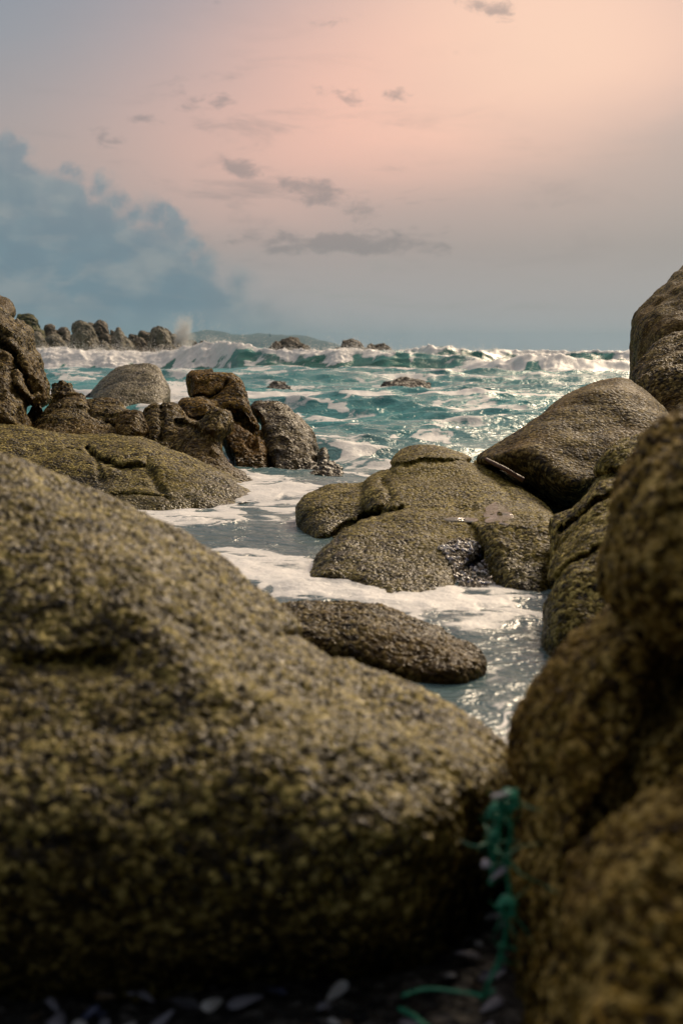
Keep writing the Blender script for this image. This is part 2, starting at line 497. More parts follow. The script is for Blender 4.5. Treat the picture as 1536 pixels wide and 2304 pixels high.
rock('boulder', 'grainy boulder standing in the narrow channel beside the blurred ochre rock', 'boulder',
     [dict(poly=[(1430, 1122), (1370, 1148), (1320, 1185), (1270, 1228), (1236, 1272), (1222, 1330), (1217, 1410), (1222, 1478), (1245, 1540), (1320, 1580), (1500, 1560), (1560, 1250)],
           F=(1140, 4.2, 1500, 3.6), T=0.35, R=110)],
     4, MAT['grain'], subsurf=0, seed=17, grooves=[dict(line=[(1215, 1345), (1280, 1275), (1340, 1240), (1420, 1220)], w=9, depth=0.025)], lump=((0.012, 4.0), (0.004, 10.0)))
rock('boulder', 'large smooth tilted granite slab with a shadowed gap beneath it', 'boulder',
     [dict(poly=[(1078, 1036), (1150, 984), (1225, 922), (1290, 880), (1345, 857), (1400, 850), (1432, 868), (1475, 900), (1515, 940), (1560, 1010), (1500, 1080), (1380, 1110), (1285, 1136), (1232, 1112), (1165, 1062), (1105, 1046)],
           F=(850, 7.7, 1130, 6.3), T=0.6, R=75)],
     4, MAT['smooth'], subsurf=0, seed=21, lump=((0.028, 1.3), (0.006, 5.0)))
rock('boulder', 'tall rounded granite boulder rising against the sky', 'boulder',
     [dict(poly=[(1424, 900), (1416, 850), (1419, 780), (1423, 724), (1448, 686), (1490, 645), (1536, 606), (1650, 560), (1850, 590), (1980, 800), (1900, 1050), (1440, 1050)],
           F=(605, 10.8, 900, 9.9), T=1.4, R=110)],
     5, MAT['smooth'], subsurf=0, seed=23, lump=((0.05, 1.0), (0.02, 4.0)))
rock('boulder', 'rounded speckled boulder leaning against the tallest boulder', 'boulder',
     [dict(poly=[(1422, 862), (1440, 822), (1482, 782), (1536, 750), (1650, 715), (1800, 760), (1850, 1060), (1500, 1060), (1445, 960)],
           F=(750, 9.0, 940, 8.2), T=0.7, R=110)],
     4.5, MAT['rough'], subsurf=0, seed=25, lump=((0.04, 1.3), (0.015, 5.0)))
rock('rock', 'dark rock deep in the shadowed gap under the smooth tilted slab', 'rock',
     [dict(poly=[(1075, 1052), (1110, 1046), (1200, 1060), (1300, 1090), (1330, 1200), (1280, 1240), (1180, 1180), (1110, 1110)], F=(1046, 7.6, 1200, 7.2), T=0.35, R=40)],
     4, MAT['grain'], subsurf=0, seed=29, lump=((0.02, 3.0),))
rock('rock_outcrop', 'low domed granite outcrop with several lobes and a shell-filled cleft, beside the foam channel', 'outcrop',
     [dict(poly=[(868, 1058), (888, 1024), (930, 1004), (985, 1002), (1032, 1016), (1066, 1040), (1066, 1080), (880, 1080)], F=(1003, 7.3, 1060, 6.9), T=0.4, R=35),
      dict(poly=[(815, 1085), (850, 1060), (900, 1042), (980, 1033), (1050, 1034), (1110, 1050), (1160, 1085), (1205, 1115), (1250, 1165), (1270, 1230), (1100, 1262), (900, 1250), (830, 1180)], F=(1033, 7.1, 1190, 5.75), T=0.45, R=95),
      dict(poly=[(666, 1150), (680, 1115), (720, 1095), (780, 1083), (840, 1085), (880, 1110), (895, 1160), (850, 1205), (780, 1235), (710, 1240), (678, 1200)], F=(1085, 6.9, 1215, 6.15), T=0.3, R=62),
      dict(poly=[(700, 1275), (745, 1200), (800, 1163), (900, 1145), (1020, 1148), (1120, 1150), (1150, 1200), (1080, 1250), (1035, 1300), (1030, 1385), (960, 1400), (860, 1370), (800, 1330), (700, 1310)], F=(1150, 5.9, 1340, 4.72), T=0.22, R=50)],
     3.6, MAT['grain'], k=0.03, subsurf=0, seed=31, lump=((0.010, 2.5), (0.004, 8.0)),
     grooves=[dict(line=[(900, 1148), (820, 1165), (760, 1195), (722, 1232)], w=8, depth=0.035), dict(line=[(850, 1160), (880, 1120), (858, 1080)], w=8, depth=0.03),
              dict(line=[(870, 1052), (960, 1036), (1060, 1042)], w=6, depth=0.018), dict(line=[(900, 1145), (1000, 1150), (1060, 1146)], w=8, depth=0.02), dict(line=[(1055, 1040), (1110, 1075), (1150, 1120)], w=4, depth=0.02)])
rock('boulder', 'low rounded rock with yellow-green algae beside the pile of mussel shells', 'rock',
     [dict(poly=[(1078, 1225), (1092, 1188), (1130, 1168), (1195, 1165), (1255, 1180), (1280, 1250), (1262, 1340), (1225, 1382), (1160, 1372), (1120, 1335), (1094, 1290)], F=(1165, 5.35, 1350, 4.68), T=0.3, R=75),
      dict(poly=[(1060, 1180), (1100, 1160), (1180, 1150), (1240, 1170), (1200, 1215), (1110, 1215)], F=(1150, 5.8, 1210, 5.3), T=0.15, R=25)],
     3.4, MAT['grain'], k=0.05, subsurf=0, seed=33, lump=((0.018, 3.0), (0.007, 9.0)))
rock('boulder', 'long log-shaped brown boulder lying in the foamy channel behind the nearest boulder', 'boulder',
     [dict(poly=[(560, 1400), (645, 1362), (700, 1355), (800, 1358), (880, 1378), (970, 1408), (1050, 1440), (1090, 1472), (1097, 1512), (1068, 1552), (1010, 1572), (930, 1562), (850, 1540), (740, 1510), (600, 1480)],
           F=(1355, 3.8, 1560, 3.38), T=0.25, R=95)],
     3.5, MAT['log'], subsurf=0, seed=37, lump=((0.010, 4.0), (0.004, 10.0)))
rock('boulder', 'broad sloping tan boulder with a dark crevice, running down into the foam', 'boulder',
     [dict(poly=[(-420, 925), (-150, 935), (0, 947), (60, 955), (130, 973), (200, 985), (300, 984), (370, 1005), (430, 1030), (500, 1064), (555, 1086), (600, 1112), (590, 1150), (480, 1190), (380, 1220), (300, 1250), (0, 1330), (-420, 1380)],
           F=(945, 9.1, 1140, 7.55), T=0.8, R=85)],
     4, MAT['mid'], subsurf=0, seed=41, lump=((0.030, 1.3), (0.009, 4.5)), ridge=((0.012, 1.5),),
     grooves=[dict(line=[(195, 1010), (225, 1038), (270, 1050), (330, 1056)], w=6, depth=0.05), dict(line=[(150, 1010), (215, 1030), (230, 1080)], w=5, depth=0.025), dict(line=[(330, 1040), (345, 1075), (370, 1110)], w=7, depth=0.025),
              dict(line=[(250, 1120), (300, 1118), (380, 1130)], w=6, depth=0.02)])
rock('cliff_rock', 'tall craggy dark rock wall with weathered pits at the edge of the cove', 'rock',
     [dict(poly=[(-420, 540), (-200, 600), (-60, 650), (0, 690), (22, 704), (40, 724), (68, 734), (76, 756), (86, 786), (102, 802), (104, 835), (119, 862), (122, 888), (116, 912), (98, 924), (84, 934), (66, 985), (0, 990), (-420, 1010)],
           F=(690, 10.9, 945, 9.6), T=1.0, R=90, smooth=False),
      dict(poly=[(-420, 820), (-60, 800), (10, 830), (50, 850), (68, 890), (60, 940), (20, 980), (-420, 990)], F=(820, 10.0, 950, 9.5), T=0.6, R=50)],
     3.6, MAT['rough'], k=0.08, subsurf=0, seed=43, lump=((0.06, 1.0), (0.008, 9)), facet=((0.12, 1.5), (0.035, 5.0)),
     grooves=[dict(line=[(-20, 760), (30, 800), (45, 840), (70, 880)], w=9, depth=0.10), dict(line=[(20, 840), (35, 880), (60, 900), (70, 930)], w=7, depth=0.07)])
rock('boulder', 'rounded green-topped hump of rock behind the craggy wall', 'rock',
     [dict(poly=[(-200, 560), (-60, 600), (-5, 672), (14, 684), (12, 720), (-200, 740)], F=(600, 14, 720, 13.6), T=0.8, R=40)],
     4, MAT['rough'], subsurf=0, seed=44, lump=((0.05, 1.4),))
rock('rock', 'small jagged rock between the craggy wall and the round grey boulder', 'rock',
     [dict(poly=[(112, 905), (120, 866), (140, 853), (155, 860), (170, 880), (188, 896), (186, 930), (120, 930)], F=(853, 12.6, 920, 12.0), T=0.25, R=22, smooth=False)],
     2.6, MAT['rough'], subsurf=0, seed=45, lump=((0.03, 3), (0.02, 9)), facet=((0.05, 3.0),))
rock('rock', 'knob-topped dark rock above the broad sloping boulder', 'rock',
     [dict(poly=[(60, 985), (92, 938), (122, 912), (145, 894), (165, 889), (190, 891), (197, 905), (208, 926), (238, 945), (262, 962), (300, 1010), (90, 1010)], F=(889, 10.6, 985, 9.7), T=0.4, R=40)],
     2.8, MAT['rough'], subsurf=0, seed=47, lump=((0.02, 2.0), (0.006, 9)), facet=((0.03, 2.6), (0.015, 7.0)))
rock('rock', 'knobbly dark rock with a hollow beside the knob-topped rock', 'rock',
     [dict(poly=[(188, 908), (232, 901), (268, 905), (285, 923), (300, 928), (322, 928), (332, 1010), (290, 1020), (230, 1000), (205, 965)], F=(900, 10.7, 990, 9.9), T=0.4, R=30),
      dict(poly=[(268, 935), (295, 925), (318, 930), (320, 975), (290, 1000), (262, 985)], F=(928, 10.0, 990, 9.7), T=0.2, R=22)],
     2.6, MAT['rough'], k=0.06, subsurf=0, seed=48, lump=((0.02, 2.0), (0.006, 9)), facet=((0.035, 2.6), (0.018, 7.0)),
     grooves=[dict(line=[(205, 965), (235, 955), (255, 965)], w=8, depth=0.05)])
rock('rock_ridge', 'weathered rock ridge with a horned knob and a waist flaring into the foam', 'rock',
     [dict(poly=[(316, 1000), (318, 942), (332, 918), (365, 910), (400, 912), (418, 930), (440, 945), (452, 985), (440, 1030), (380, 1045), (320, 1020)], F=(910, 10.4, 1040, 9.7), T=0.35, R=34),
      dict(poly=[(420, 960), (450, 945), (475, 928), (502, 924), (515, 938), (519, 958), (512, 972), (500, 990), (505, 1015), (525, 1045), (580, 1090), (560, 1120), (450, 1100), (400, 1050)], F=(925, 10.0, 1090, 8.95), T=0.45, R=34),
      dict(poly=[(445, 955), (472, 930), (500, 925), (518, 945), (516, 975), (480, 985), (450, 975)], F=(925, 9.75, 985, 9.55), T=0.3, R=22)],
     2.6, MAT['rough'], k=0.07, subsurf=0, seed=50, lump=((0.02, 1.8), (0.006, 9)), facet=((0.035, 2.6), (0.018, 7.0)),
     grooves=[dict(line=[(362, 915), (365, 950), (362, 990)], w=5, depth=0.03), dict(line=[(400, 950), (440, 965), (450, 985)], w=6, depth=0.03)])
rock('boulder', 'upright square-shouldered rust-brown block split by dark cracks', 'rock',
     [dict(poly=[(423, 847), (432, 838), (480, 837), (523, 839), (541, 852), (552, 880), (560, 915), (576, 950), (592, 985), (604, 1010), (606, 1075), (540, 1085), (500, 1000), (470, 940), (445, 930), (430, 897)],
           F=(838, 11.4, 1055, 10.15), T=0.5, R=16, blur=1, smooth=False),
      dict(poly=[(405, 918), (408, 900), (430, 893), (465, 897), (482, 935), (430, 950), (408, 940)], F=(893, 10.9, 940, 10.6), T=0.3, R=16)],
     2.6, MAT['block'], k=0.04, subsurf=0, seed=52, lump=((0.008, 2.5), (0.004, 9)), facet=((0.045, 2.0), (0.015, 6.0)),
     grooves=[dict(line=[(428, 896), (470, 893), (500, 880), (510, 868)], w=4, depth=0.022), dict(line=[(510, 930), (545, 945), (575, 975), (565, 1000)], w=8, depth=0.03)])
rock('boulder', 'wet glistening black-streaked slab leaning on the rust-brown block', 'rock',
     [dict(poly=[(565, 915), (580, 908), (620, 905), (648, 915), (668, 935), (690, 962), (702, 985), (712, 1010), (722, 1050), (735, 1085), (605, 1085), (603, 1020), (585, 965)],
           F=(905, 11.5, 1055, 10.15), T=0.5, R=24, blur=1, smooth=False)],
     2.6, MAT['wet'], subsurf=0, seed=54, lump=((0.02, 1.4), (0.005, 9)), facet=((0.05, 2.0), (0.02, 6.0)), bed=((0.014, 2.6, 0.85, 0.35),))
rock('rock', 'small upright wet stone at the foot of the glistening slab', 'rock',
     [dict(poly=[(712, 1070), (720, 1020), (731, 1008), (738, 1025), (742, 1070)], F=(1008, 10.6, 1055, 10.2), T=0.1, R=9)],
     1.8, MAT['wet'], subsurf=0, seed=55, lump=((0.012, 6),), dY=0.02)
rock('rock', 'low flat wet stone awash beside the small upright stone', 'rock',
     [dict(poly=[(690, 1075), (705, 1052), (735, 1040), (758, 1044), (770, 1058), (765, 1080)], F=(1040, 10.4, 1060, 9.95), T=0.14, R=12)],
     1.8, MAT['wet'], subsurf=0, seed=56, lump=((0.015, 6), (0.01, 14)), dY=0.02)
rock('boulder', 'smooth round-backed grey boulder standing in the water behind the dark ridge', 'boulder',
     [dict(poly=[(200, 900), (215, 872), (243, 842), (272, 823), (310, 817), (345, 823), (370, 843), (379, 870), (376, 905), (365, 950), (205, 950)], F=(818, 23, 930, 20.3), T=1.1, R=50)],
     2.4, MAT['back'], subsurf=0, seed=58, lump=((0.05, 0.9), (0.012, 3)))
rock('rock', 'dark wet rock half hidden behind the round-backed boulder', 'rock',
     [dict(poly=[(196, 910), (205, 880), (222, 864), (238, 862), (250, 900), (240, 925)], F=(862, 25, 915, 24), T=0.4, R=18)],
     2.2, MAT['sea'], subsurf=0, seed=59, lump=((0.05, 1.2),))
rock('sea_rock', 'small dark rock awash in the surf, nearer the upright block', 'sea rock',
     [dict(poly=[(594, 900), (598, 876), (615, 866), (635, 865), (652, 873), (662, 886), (660, 905)], F=(865, 32, 890, 28.5), T=0.35, R=16)],
     1.6, MAT['sea'], subsurf=0, seed=61, lump=((0.06, 1.2), (0.03, 4)), dY=0.08)
rock('sea_rock', 'long low dark rock alone in open water before the breakers', 'sea rock',
     [dict(poly=[(854, 890), (858, 868), (868, 860), (888, 856), (905, 852), (935, 854), (960, 861), (971, 872), (970, 892)], F=(853, 36, 878, 32.5), T=0.5, R=16)],
     1.6, MAT['sea'], subsurf=0, seed=62, lump=((0.05, 1.0), (0.03, 3.5)), ridge=((0.05, 1.2),), dY=0.08)
rock('sea_rock', 'flat wet rock sheet barely above the foam behind the glistening slab', 'sea rock',
     [dict(poly=[(700, 1012), (715, 994), (740, 989), (770, 995), (796, 1012), (780, 1026), (720, 1026)], F=(989, 13.2, 1015, 12.0), T=0.2, R=14)],
     1.8, MAT['wet'], subsurf=0, seed=63, lump=((0.02, 3),), dY=0.03)

# far reef boulders: outlines read off the skyline, each at its own distance
FARG = 'boulders of the far reef'
far_list = [
    ('far', 'pale rounded boulder low at the landward end of the far reef', [(60, 800), (74, 752), (82, 744), (95, 750), (104, 772), (108, 805)], 118, 2.0),
    ('far_green', 'green-topped dome boulder highest at the landward end of the far reef', [(36, 760), (38, 714), (52, 708), (68, 708), (84, 718), (92, 738), (102, 752), (104, 790), (50, 800)], 126, 2.4),
    ('far_brown', 'small round boulder next to the green-topped dome', [(98, 770), (101, 738), (110, 733), (121, 735), (127, 746), (126, 775)], 130, 1.2),
    ('far_brown', 'brown twin-topped boulder behind the low dark one', [(124, 780), (128, 748), (138, 737), (150, 738), (160, 748), (164, 790)], 130, 1.5),
    ('far', 'low dark boulder at the wash in front of two round ones', [(98, 800), (103, 764), (114, 753), (128, 752), (140, 764), (152, 775), (152, 800)], 122, 1.6),
    ('far', 'largest fluted boulder of the far reef with two long ribs', [(144, 810), (152, 780), (160, 745), (166, 726), (180, 722), (195, 728), (208, 738), (216, 755), (224, 775), (232, 810)], 118, 2.4),
    ('far_brown', 'thin boulder wedged between the fluted and the bulbous one', [(197, 770), (199, 730), (206, 726), (214, 732), (219, 750), (218, 780)], 124, 1.0),
    ('far_brown', 'tall bulbous boulder beside the largest fluted one', [(212, 760), (211, 735), (217, 724), (227, 722), (238, 727), (244, 740), (249, 758), (247, 785), (225, 790)], 122, 1.6),
    ('far', 'small tapering boulder at the foot of the bulbous one', [(220, 805), (223, 770), (232, 761), (243, 768), (255, 782), (266, 800), (262, 812)], 116, 1.2),
    ('far', 'cone-shaped slanting boulder with a dark cap', [(246, 812), (252, 770), (258, 750), (264, 739), (270, 737), (278, 748), (292, 764), (304, 780), (314, 795), (308, 815)], 118, 2.2),
    ('far_brown', 'dark stone perched behind the cone-shaped boulder', [(244, 770), (246, 742), (253, 741), (259, 747), (260, 775)], 126, 0.8),
    ('far_brown', 'squat stone stacked in the saddle of the reef', [(288, 785), (291, 756), (299, 752), (309, 754), (316, 768), (314, 790)], 128, 1.0),
    ('far_brown', 'low rubble stone leaning below the saddle', [(298, 795), (302, 768), (312, 760), (322, 764), (332, 778), (334, 800)], 122, 1.0),
    ('far_brown', 'blocky boulder leaning on the square-headed tower', [(312, 795), (313, 750), (320, 744), (334, 747), (342, 756), (344, 800)], 124, 1.3),
    ('far', 'square-headed tower boulder, tallest at the seaward end', [(336, 800), (338, 752), (341, 737), (350, 732), (362, 732), (372, 739), (382, 750), (386, 800)], 120, 1.8),
    ('far_brown', 'narrow shoulder stone behind the square-headed tower', [(366, 790), (368, 740), (376, 738), (385, 746), (388, 760), (386, 795)], 126, 1.0),
    ('far', 'round-headed boulder seaward of the tower', [(382, 800), (383, 760), (387, 753), (395, 755), (404, 768), (410, 780), (410, 805)], 121, 1.1),
    ('far_brown', 'long low wet rock in the surge before the tower', [(294, 815), (304, 788), (318, 781), (336, 780), (352, 786), (364, 800), (376, 815)], 112, 1.6),
    ('far', 'low rounded rock at the foot of the tower', [(345, 815), (350, 785), (362, 776), (380, 775), (394, 782), (402, 800), (404, 815)], 114, 1.5),
    ('far', 'last sloping rock of the reef where the spray bursts', [(388, 815), (393, 780), (402, 774), (412, 780), (424, 791), (434, 815)], 116, 1.3),
    ('far_brown', 'half drowned dark stone behind the breaking crest', [(440, 810), (448, 775), (458, 767), (470, 768), (482, 776), (490, 810)], 124, 1.2),
    ('far_brown', 'misty dark stone just beyond the spray burst', [(410, 810), (415, 774), (424, 767), (434, 767), (444, 775), (448, 810)], 170, 1.4),
]
for i, (mk, lab, poly, D, T) in enumerate(far_list):
    dT = 0.06 * T
    rock('reef_boulder', lab, 'boulder', [dict(poly=poly, F=(min(p[1] for p in poly), D * 1.008, max(p[1] for p in poly), D * 0.992), T=T, R=0.42 * (max(p[0] for p in poly) - min(p[0] for p in poly)), blur=1)],
         1.3, MAT[mk], group=FARG, subsurf=0, seed=70 + i, lump=((0.10, 0.5), (0.06, 1.5)), ridge=((0.22, 0.45), (0.10, 1.1)), dY=0.16)
rock('sea_stack', 'hill-shaped brown rock islet out beyond the breaking wave', 'islet',
     [dict(poly=[(596, 815), (612, 778), (630, 768), (644, 762), (656, 757), (668, 760), (678, 770), (690, 777), (700, 790), (712, 815)], F=(757, 142, 800, 139), T=2.4, R=30)],
     1.3, MAT['far_brown'], subsurf=0, seed=101, lump=((0.15, 0.5), (0.1, 1.5)), ridge=((0.3, 0.4), (0.12, 1.2)), dY=0.2)
rock('sea_stack', 'square-topped rock islet, blocky and alone beside a lower one', 'islet',
     [dict(poly=[(764, 815), (767, 780), (770, 763), (780, 764), (792, 762), (804, 767), (814, 775), (822, 788), (826, 815)], F=(762, 162, 800, 159), T=1.8, R=18, smooth=False)],
     1.3, MAT['far_brown'], subsurf=0, seed=102, lump=((0.15, 0.5), (0.1, 1.5)), ridge=((0.25, 0.5),), dY=0.2)
rock('sea_stack', 'low lumpy rock islet trailing off from the square-topped one', 'islet',
     [dict(poly=[(812, 815), (822, 780), (832, 773), (846, 775), (858, 773), (872, 779), (884, 788), (892, 815)], F=(773, 165, 800, 162), T=1.6, R=18)],
     1.3, MAT['far_brown'], subsurf=0, seed=103, lump=((0.15, 0.5), (0.1, 1.5)), ridge=((0.25, 0.5),), dY=0.2)
rock('sea_stack', 'tiny dark rock tip at the landward foot of the square-topped islet', 'islet',
     [dict(poly=[(744, 815), (752, 787), (760, 782), (770, 785), (776, 815)], F=(782, 158, 800, 156), T=0.8, R=10)],
     1.2, MAT['far_brown'], subsurf=0, seed=104, lump=((0.1, 0.7),), dY=0.2)
print('rocks', round(time.time() - T0, 1))

# ------------------------------------------------------------------ hills
mh, N = new_mat('hill_scrub')
o_ = N.node('ShaderNodeOutputMaterial'); b_ = N.node('ShaderNodeBsdfPrincipled')
tcn = N.node('ShaderNodeTexCoord')
N.l.new(N.mix(N.smooth(N.noise(tcn.outputs['Object'], 0.02, 5), 0.4, 0.6), (0.030, 0.042, 0.040), (0.045, 0.055, 0.050)), b_.inputs['Base Color'])
b_.inputs['Roughness'].default_value = 0.9
N.l.new(b_.outputs[0], o_.inputs['Surface'])
P, Q = rock_mesh([dict(poly=[(385, 830), (400, 785), (418, 762), (436, 754), (470, 750), (500, 752), (528, 758), (560, 757), (600, 756), (625, 757), (655, 762), (700, 767), (735, 770), (756, 777), (772, 790), (784, 830)], F=(750, 3600, 810, 3100), T=500, R=40)],
                 3, lump=((9, 0.004), (4, 0.012)), seed=110, dY=30)
me = mesh_from('hills', P, Q)
add_obj('hills', me, mh, None, None, None, None, 'structure')


def revolve(profile, n=12):
    v, f = [], []
    for r, z in profile:
        for i in range(n):
            a = 2 * math.pi * i / n
            v.append((r * math.cos(a), r * math.sin(a), z))
    for j in range(len(profile) - 1):
        for i in range(n):
            k = (i + 1) % n
            f.append((j * n + i, j * n + k, (j + 1) * n + k, (j + 1) * n + i))
    return v, f


tx, ty, tz = ray_point(608, 757, 3600)
mt, N = new_mat('tower_plaster')
o_ = N.node('ShaderNodeOutputMaterial'); b_ = N.node('ShaderNodeBsdfPrincipled')
N.l.new(N.mix(N.noise(N.node('ShaderNodeTexCoord').outputs['Object'], 0.8), (0.2, 0.2, 0.2), (0.3, 0.3, 0.29)), b_.inputs['Base Color'])
N.l.new(b_.outputs[0], o_.inputs['Surface'])
v, f = revolve([(0.01, -8), (2.2, -8), (1.7, 4.5), (2.1, 4.6), (2.1, 5.2), (1.2, 5.3), (1.2, 7.0), (0.01, 8.2)])
add_obj('lookout_tower', mesh_from('lookout_tower', v, f), mt, (tx, ty, tz), 'tiny lookout tower on the hazy hill ridge across the water', 'tower')

# ------------------------------------------------------------------ SEA
rows = np.concatenate([np.arange(2.2, 6, 0.02), np.arange(6, 12, 0.035), np.arange(12, 30, 0.065), np.arange(30, 62, 0.14), np.arange(62, 105, 0.10),
                       np.arange(105, 180, 0.6), np.geomspace(180, 4700, 60)])
us = np.concatenate([np.linspace(-0.55, -0.27, 40, endpoint=False), np.linspace(-0.27, 0.27, 560), np.linspace(0.27, 0.55, 41)[1:]])
Yg, Ug = np.meshgrid(rows, us, indexing='ij')
Xg = Ug * Yg
print('sea grid', Yg.shape)
PXg = CX + FPX * Ug
PYg = HY + FPX * CAM_H / Yg
spacing = np.maximum(np.gradient(rows)[:, None], 0.0009 * Yg)

calm = sstep(6.0, 16.0, Yg)            # the channel is sheltered
amp_far = 0.14 + 0.86 * calm
Z = np.zeros_like(Yg); DX = np.zeros_like(Yg); DYy = np.zeros_like(Yg)
wr = np.random.default_rng(5)
for i in range(48):
    lam = 0.22 * (60 ** (i / 47.0))           # 0.22 .. 13 m
    th = wr.normal(math.radians(-95), 0.62)
    kx, ky = math.cos(th) * 6.283 / lam, math.sin(th) * 6.283 / lam
    a = 0.0135 * min(lam, 2.0) ** 0.78 * 1.0 * (0.6 + 0.8 * wr.random())
    ph = wr.random() * 6.283
    keep = np.clip(lam / (spacing * 4.0) - 0.6, 0, 1)
    sc = np.where(lam > 2.5, calm, amp_far)
    env = 0.65 + 0.9 * noise3(Xg / (lam * 5), Yg / (lam * 5), i * 3.1, 40 + i) if i % 6 == 0 else env
    A = a * keep * sc * np.clip(env, 0.1, 2)
    t = kx * Xg + ky * Yg + ph
    Z += A * np.cos(t)
    s = np.sin(t) * A * 0.9
    DX -= s * math.cos(th); DYy -= s * math.sin(th)
slope_foam = Z.copy()
Z = Z + 0.02 * calm

# breaking waves: crest lines given as (column, distance, crest height, foam reach down the face)
foam = np.zeros_like(Yg); glass = np.zeros_like(Yg)
waves = [
    dict(pts=[(-700, 90, .9, .9), (-100, 84, 1.1, 1), (60, 80, 1.22, 1), (200, 80, 1.05, 1.05), (330, 79, 0.95, 1.05), (420, 77, 1.1, 1.0), (455, 76, 1.35, .8), (490, 75, 1.55, .62), (535, 73, 1.32, .5), (600, 72, 1.1, .30), (680, 71, 1.08, .3), (740, 70, 1.0, .45), (790, 69, 1.02, .75), (850, 68, 0.96, .3), (920, 67, 0.95, .16), (1000, 66, 0.80, .2), (1080, 66, 0.5, .1), (1180, 66, 0.12, 0), (1500, 66, 0, 0), (2400, 66, 0, 0)], Lf=4.6, Lb=9),
    dict(pts=[(-700, 60, 0, 0), (1000, 64, 0, 0), (1070, 63, .45, .3), (1120, 61, .68, .75), (1180, 60, .72, .85), (1250, 59, .66, .95), (1330, 58, .52, .7), (1400, 58, .5, .5), (1480, 58, .55, .6), (2400, 58, .6, .6)], Lf=3.0, Lb=5),
    dict(pts=[(-700, 112, .9, .7), (560, 112, 0.9, .5), (760, 105, 1.0, .6), (880, 98, 1.12, .6), (950, 95, 1.25, .5), (1000, 94, 1.28, .5), (1080, 94, 1.22, .6), (1150, 95, 1.0, .5), (1250, 94, 1.0, .5), (1350, 93, 1.0, .5), (1430, 92, 1.02, .5), (2400, 90, 1, .5)], Lf=4.0, Lb=10),
    dict(pts=[(-700, 142, 1.0, .7), (400, 140, 1.0, .7), (900, 140, .9, .5), (1000, 135, 1.05, .6), (1200, 130, 1.0, .6), (1420, 128, 1.0, .5), (2400, 120, 1, .5)], Lf=5, Lb=10),
    dict(pts=[(-700, 27, .05, .2), (700, 26, .10, .5), (800, 26, .08, .4), (950, 25, .10, .45), (1080, 24.5, .14, .5), (1200, 24, .12, .3), (2400, 24, .1, .3)], Lf=1.2, Lb=2.2),
    dict(pts=[(-700, 44, .2, .0), (600, 43, .22, .1), (850, 42, .26, .12), (1100, 42, .24, .1), (1300, 41, .2, .1), (2400, 41, .2, .1)], Lf=3, Lb=4.5),
    dict(pts=[(-700, 54, .25, .1), (500, 53, .22, .05), (800, 53, .34, .12), (1000, 52, .3, .1), (1200, 51, .22, .1), (2400, 51, .2, .1)], Lf=3, Lb=5),
]
for wi, w in enumerate(waves):
    pt = np.array(w['pts'], dtype=float)
    wob_u = 8 * noise3(Ug * 60, Yg * 0.0, wi * 7.7, 300) + 4 * noise3(Ug * 180, 0.0, wi * 7.7, 301)
    cxs = np.interp(PXg, pt[:, 0], pt[:, 1])
    D0 = float(np.mean(pt[:, 1]))
    cxs = cxs + 0.018 * D0 * noise3(Ug * 22, 0.3, wi * 5.0, 302) + 0.008 * D0 * noise3(Ug * 70, 0.3, wi * 5.0, 303)
    H = np.interp(PXg + wob_u, pt[:, 0], pt[:, 2])
    H = H * (1 + 0.10 * noise3(Ug * 50, 0.1, wi * 3.0, 304) + 0.10 * noise3(Ug * 140, 0.1, wi * 3.0, 305))
    ff = np.interp(PXg, pt[:, 0], pt[:, 3])
    if D0 > 50: ff = np.where(PXg > 520, ff * np.clip(0.62 + 1.9 * noise3(Ug * 26, 0.2, wi * 4.0, 306) + 0.9 * noise3(Ug * 75, 0.2, wi * 4.0, 307), 0.34, 1.15), ff)
    Lf, Lb = w['Lf'], w['Lb']
    s = (cxs - Yg) / Lf      # 0 at crest, 1 at foot (towards the camera)
    b = (Yg - cxs) / Lb
    prof = np.where(s > 0, np.exp(-(np.maximum(s, 0) * 2.0) ** 2 * 1.1) , np.exp(-(np.maximum(b, 0) * 1.6) ** 1.7))
    trough = -0.16 * np.exp(-((s - 1.25) / 0.4) ** 2)
    Z += H * (prof + trough)
    n = fbm(Xg * 9.0 / D0 * 5, Yg * 9.0 / D0 * 5, wi * 2.0, 4, 310)
    edge = s - ff * (0.95 + 0.9 * n)
    fr = sstep(0.08, -0.10, edge) * (s > -0.02) * (ff > 0.02)
    bk = (s <= 0) * sstep(1.0, 0.0, b * 1.3 + 0.5 * n) * np.clip(ff * 2.5, 0, 1)
    act = np.clip(H / (0.05 if D0 < 30 else 0.35), 0, 1)
    foam = np.maximum(foam, np.maximum(fr, bk * 0.9) * act)
    gl = np.exp(-((s - 0.55) / 0.5) ** 2) * act
    glass = np.maximum(glass, gl * np.clip(H, 0, 1))
    # tumbling foam is rough
    if D0 > 50:
        tum = np.maximum(fr, bk * 0.7) * act
        r1 = 0.6 * fbm(Xg * 2.2, Yg * 1.2, wi + 0.5, 3, 320) + 0.8 * np.abs(noise3(Xg * 6, Yg * 4, wi + .5, 321))
        Z += tum * 0.14 * r1 * np.clip(H, 0.3, 1.3)

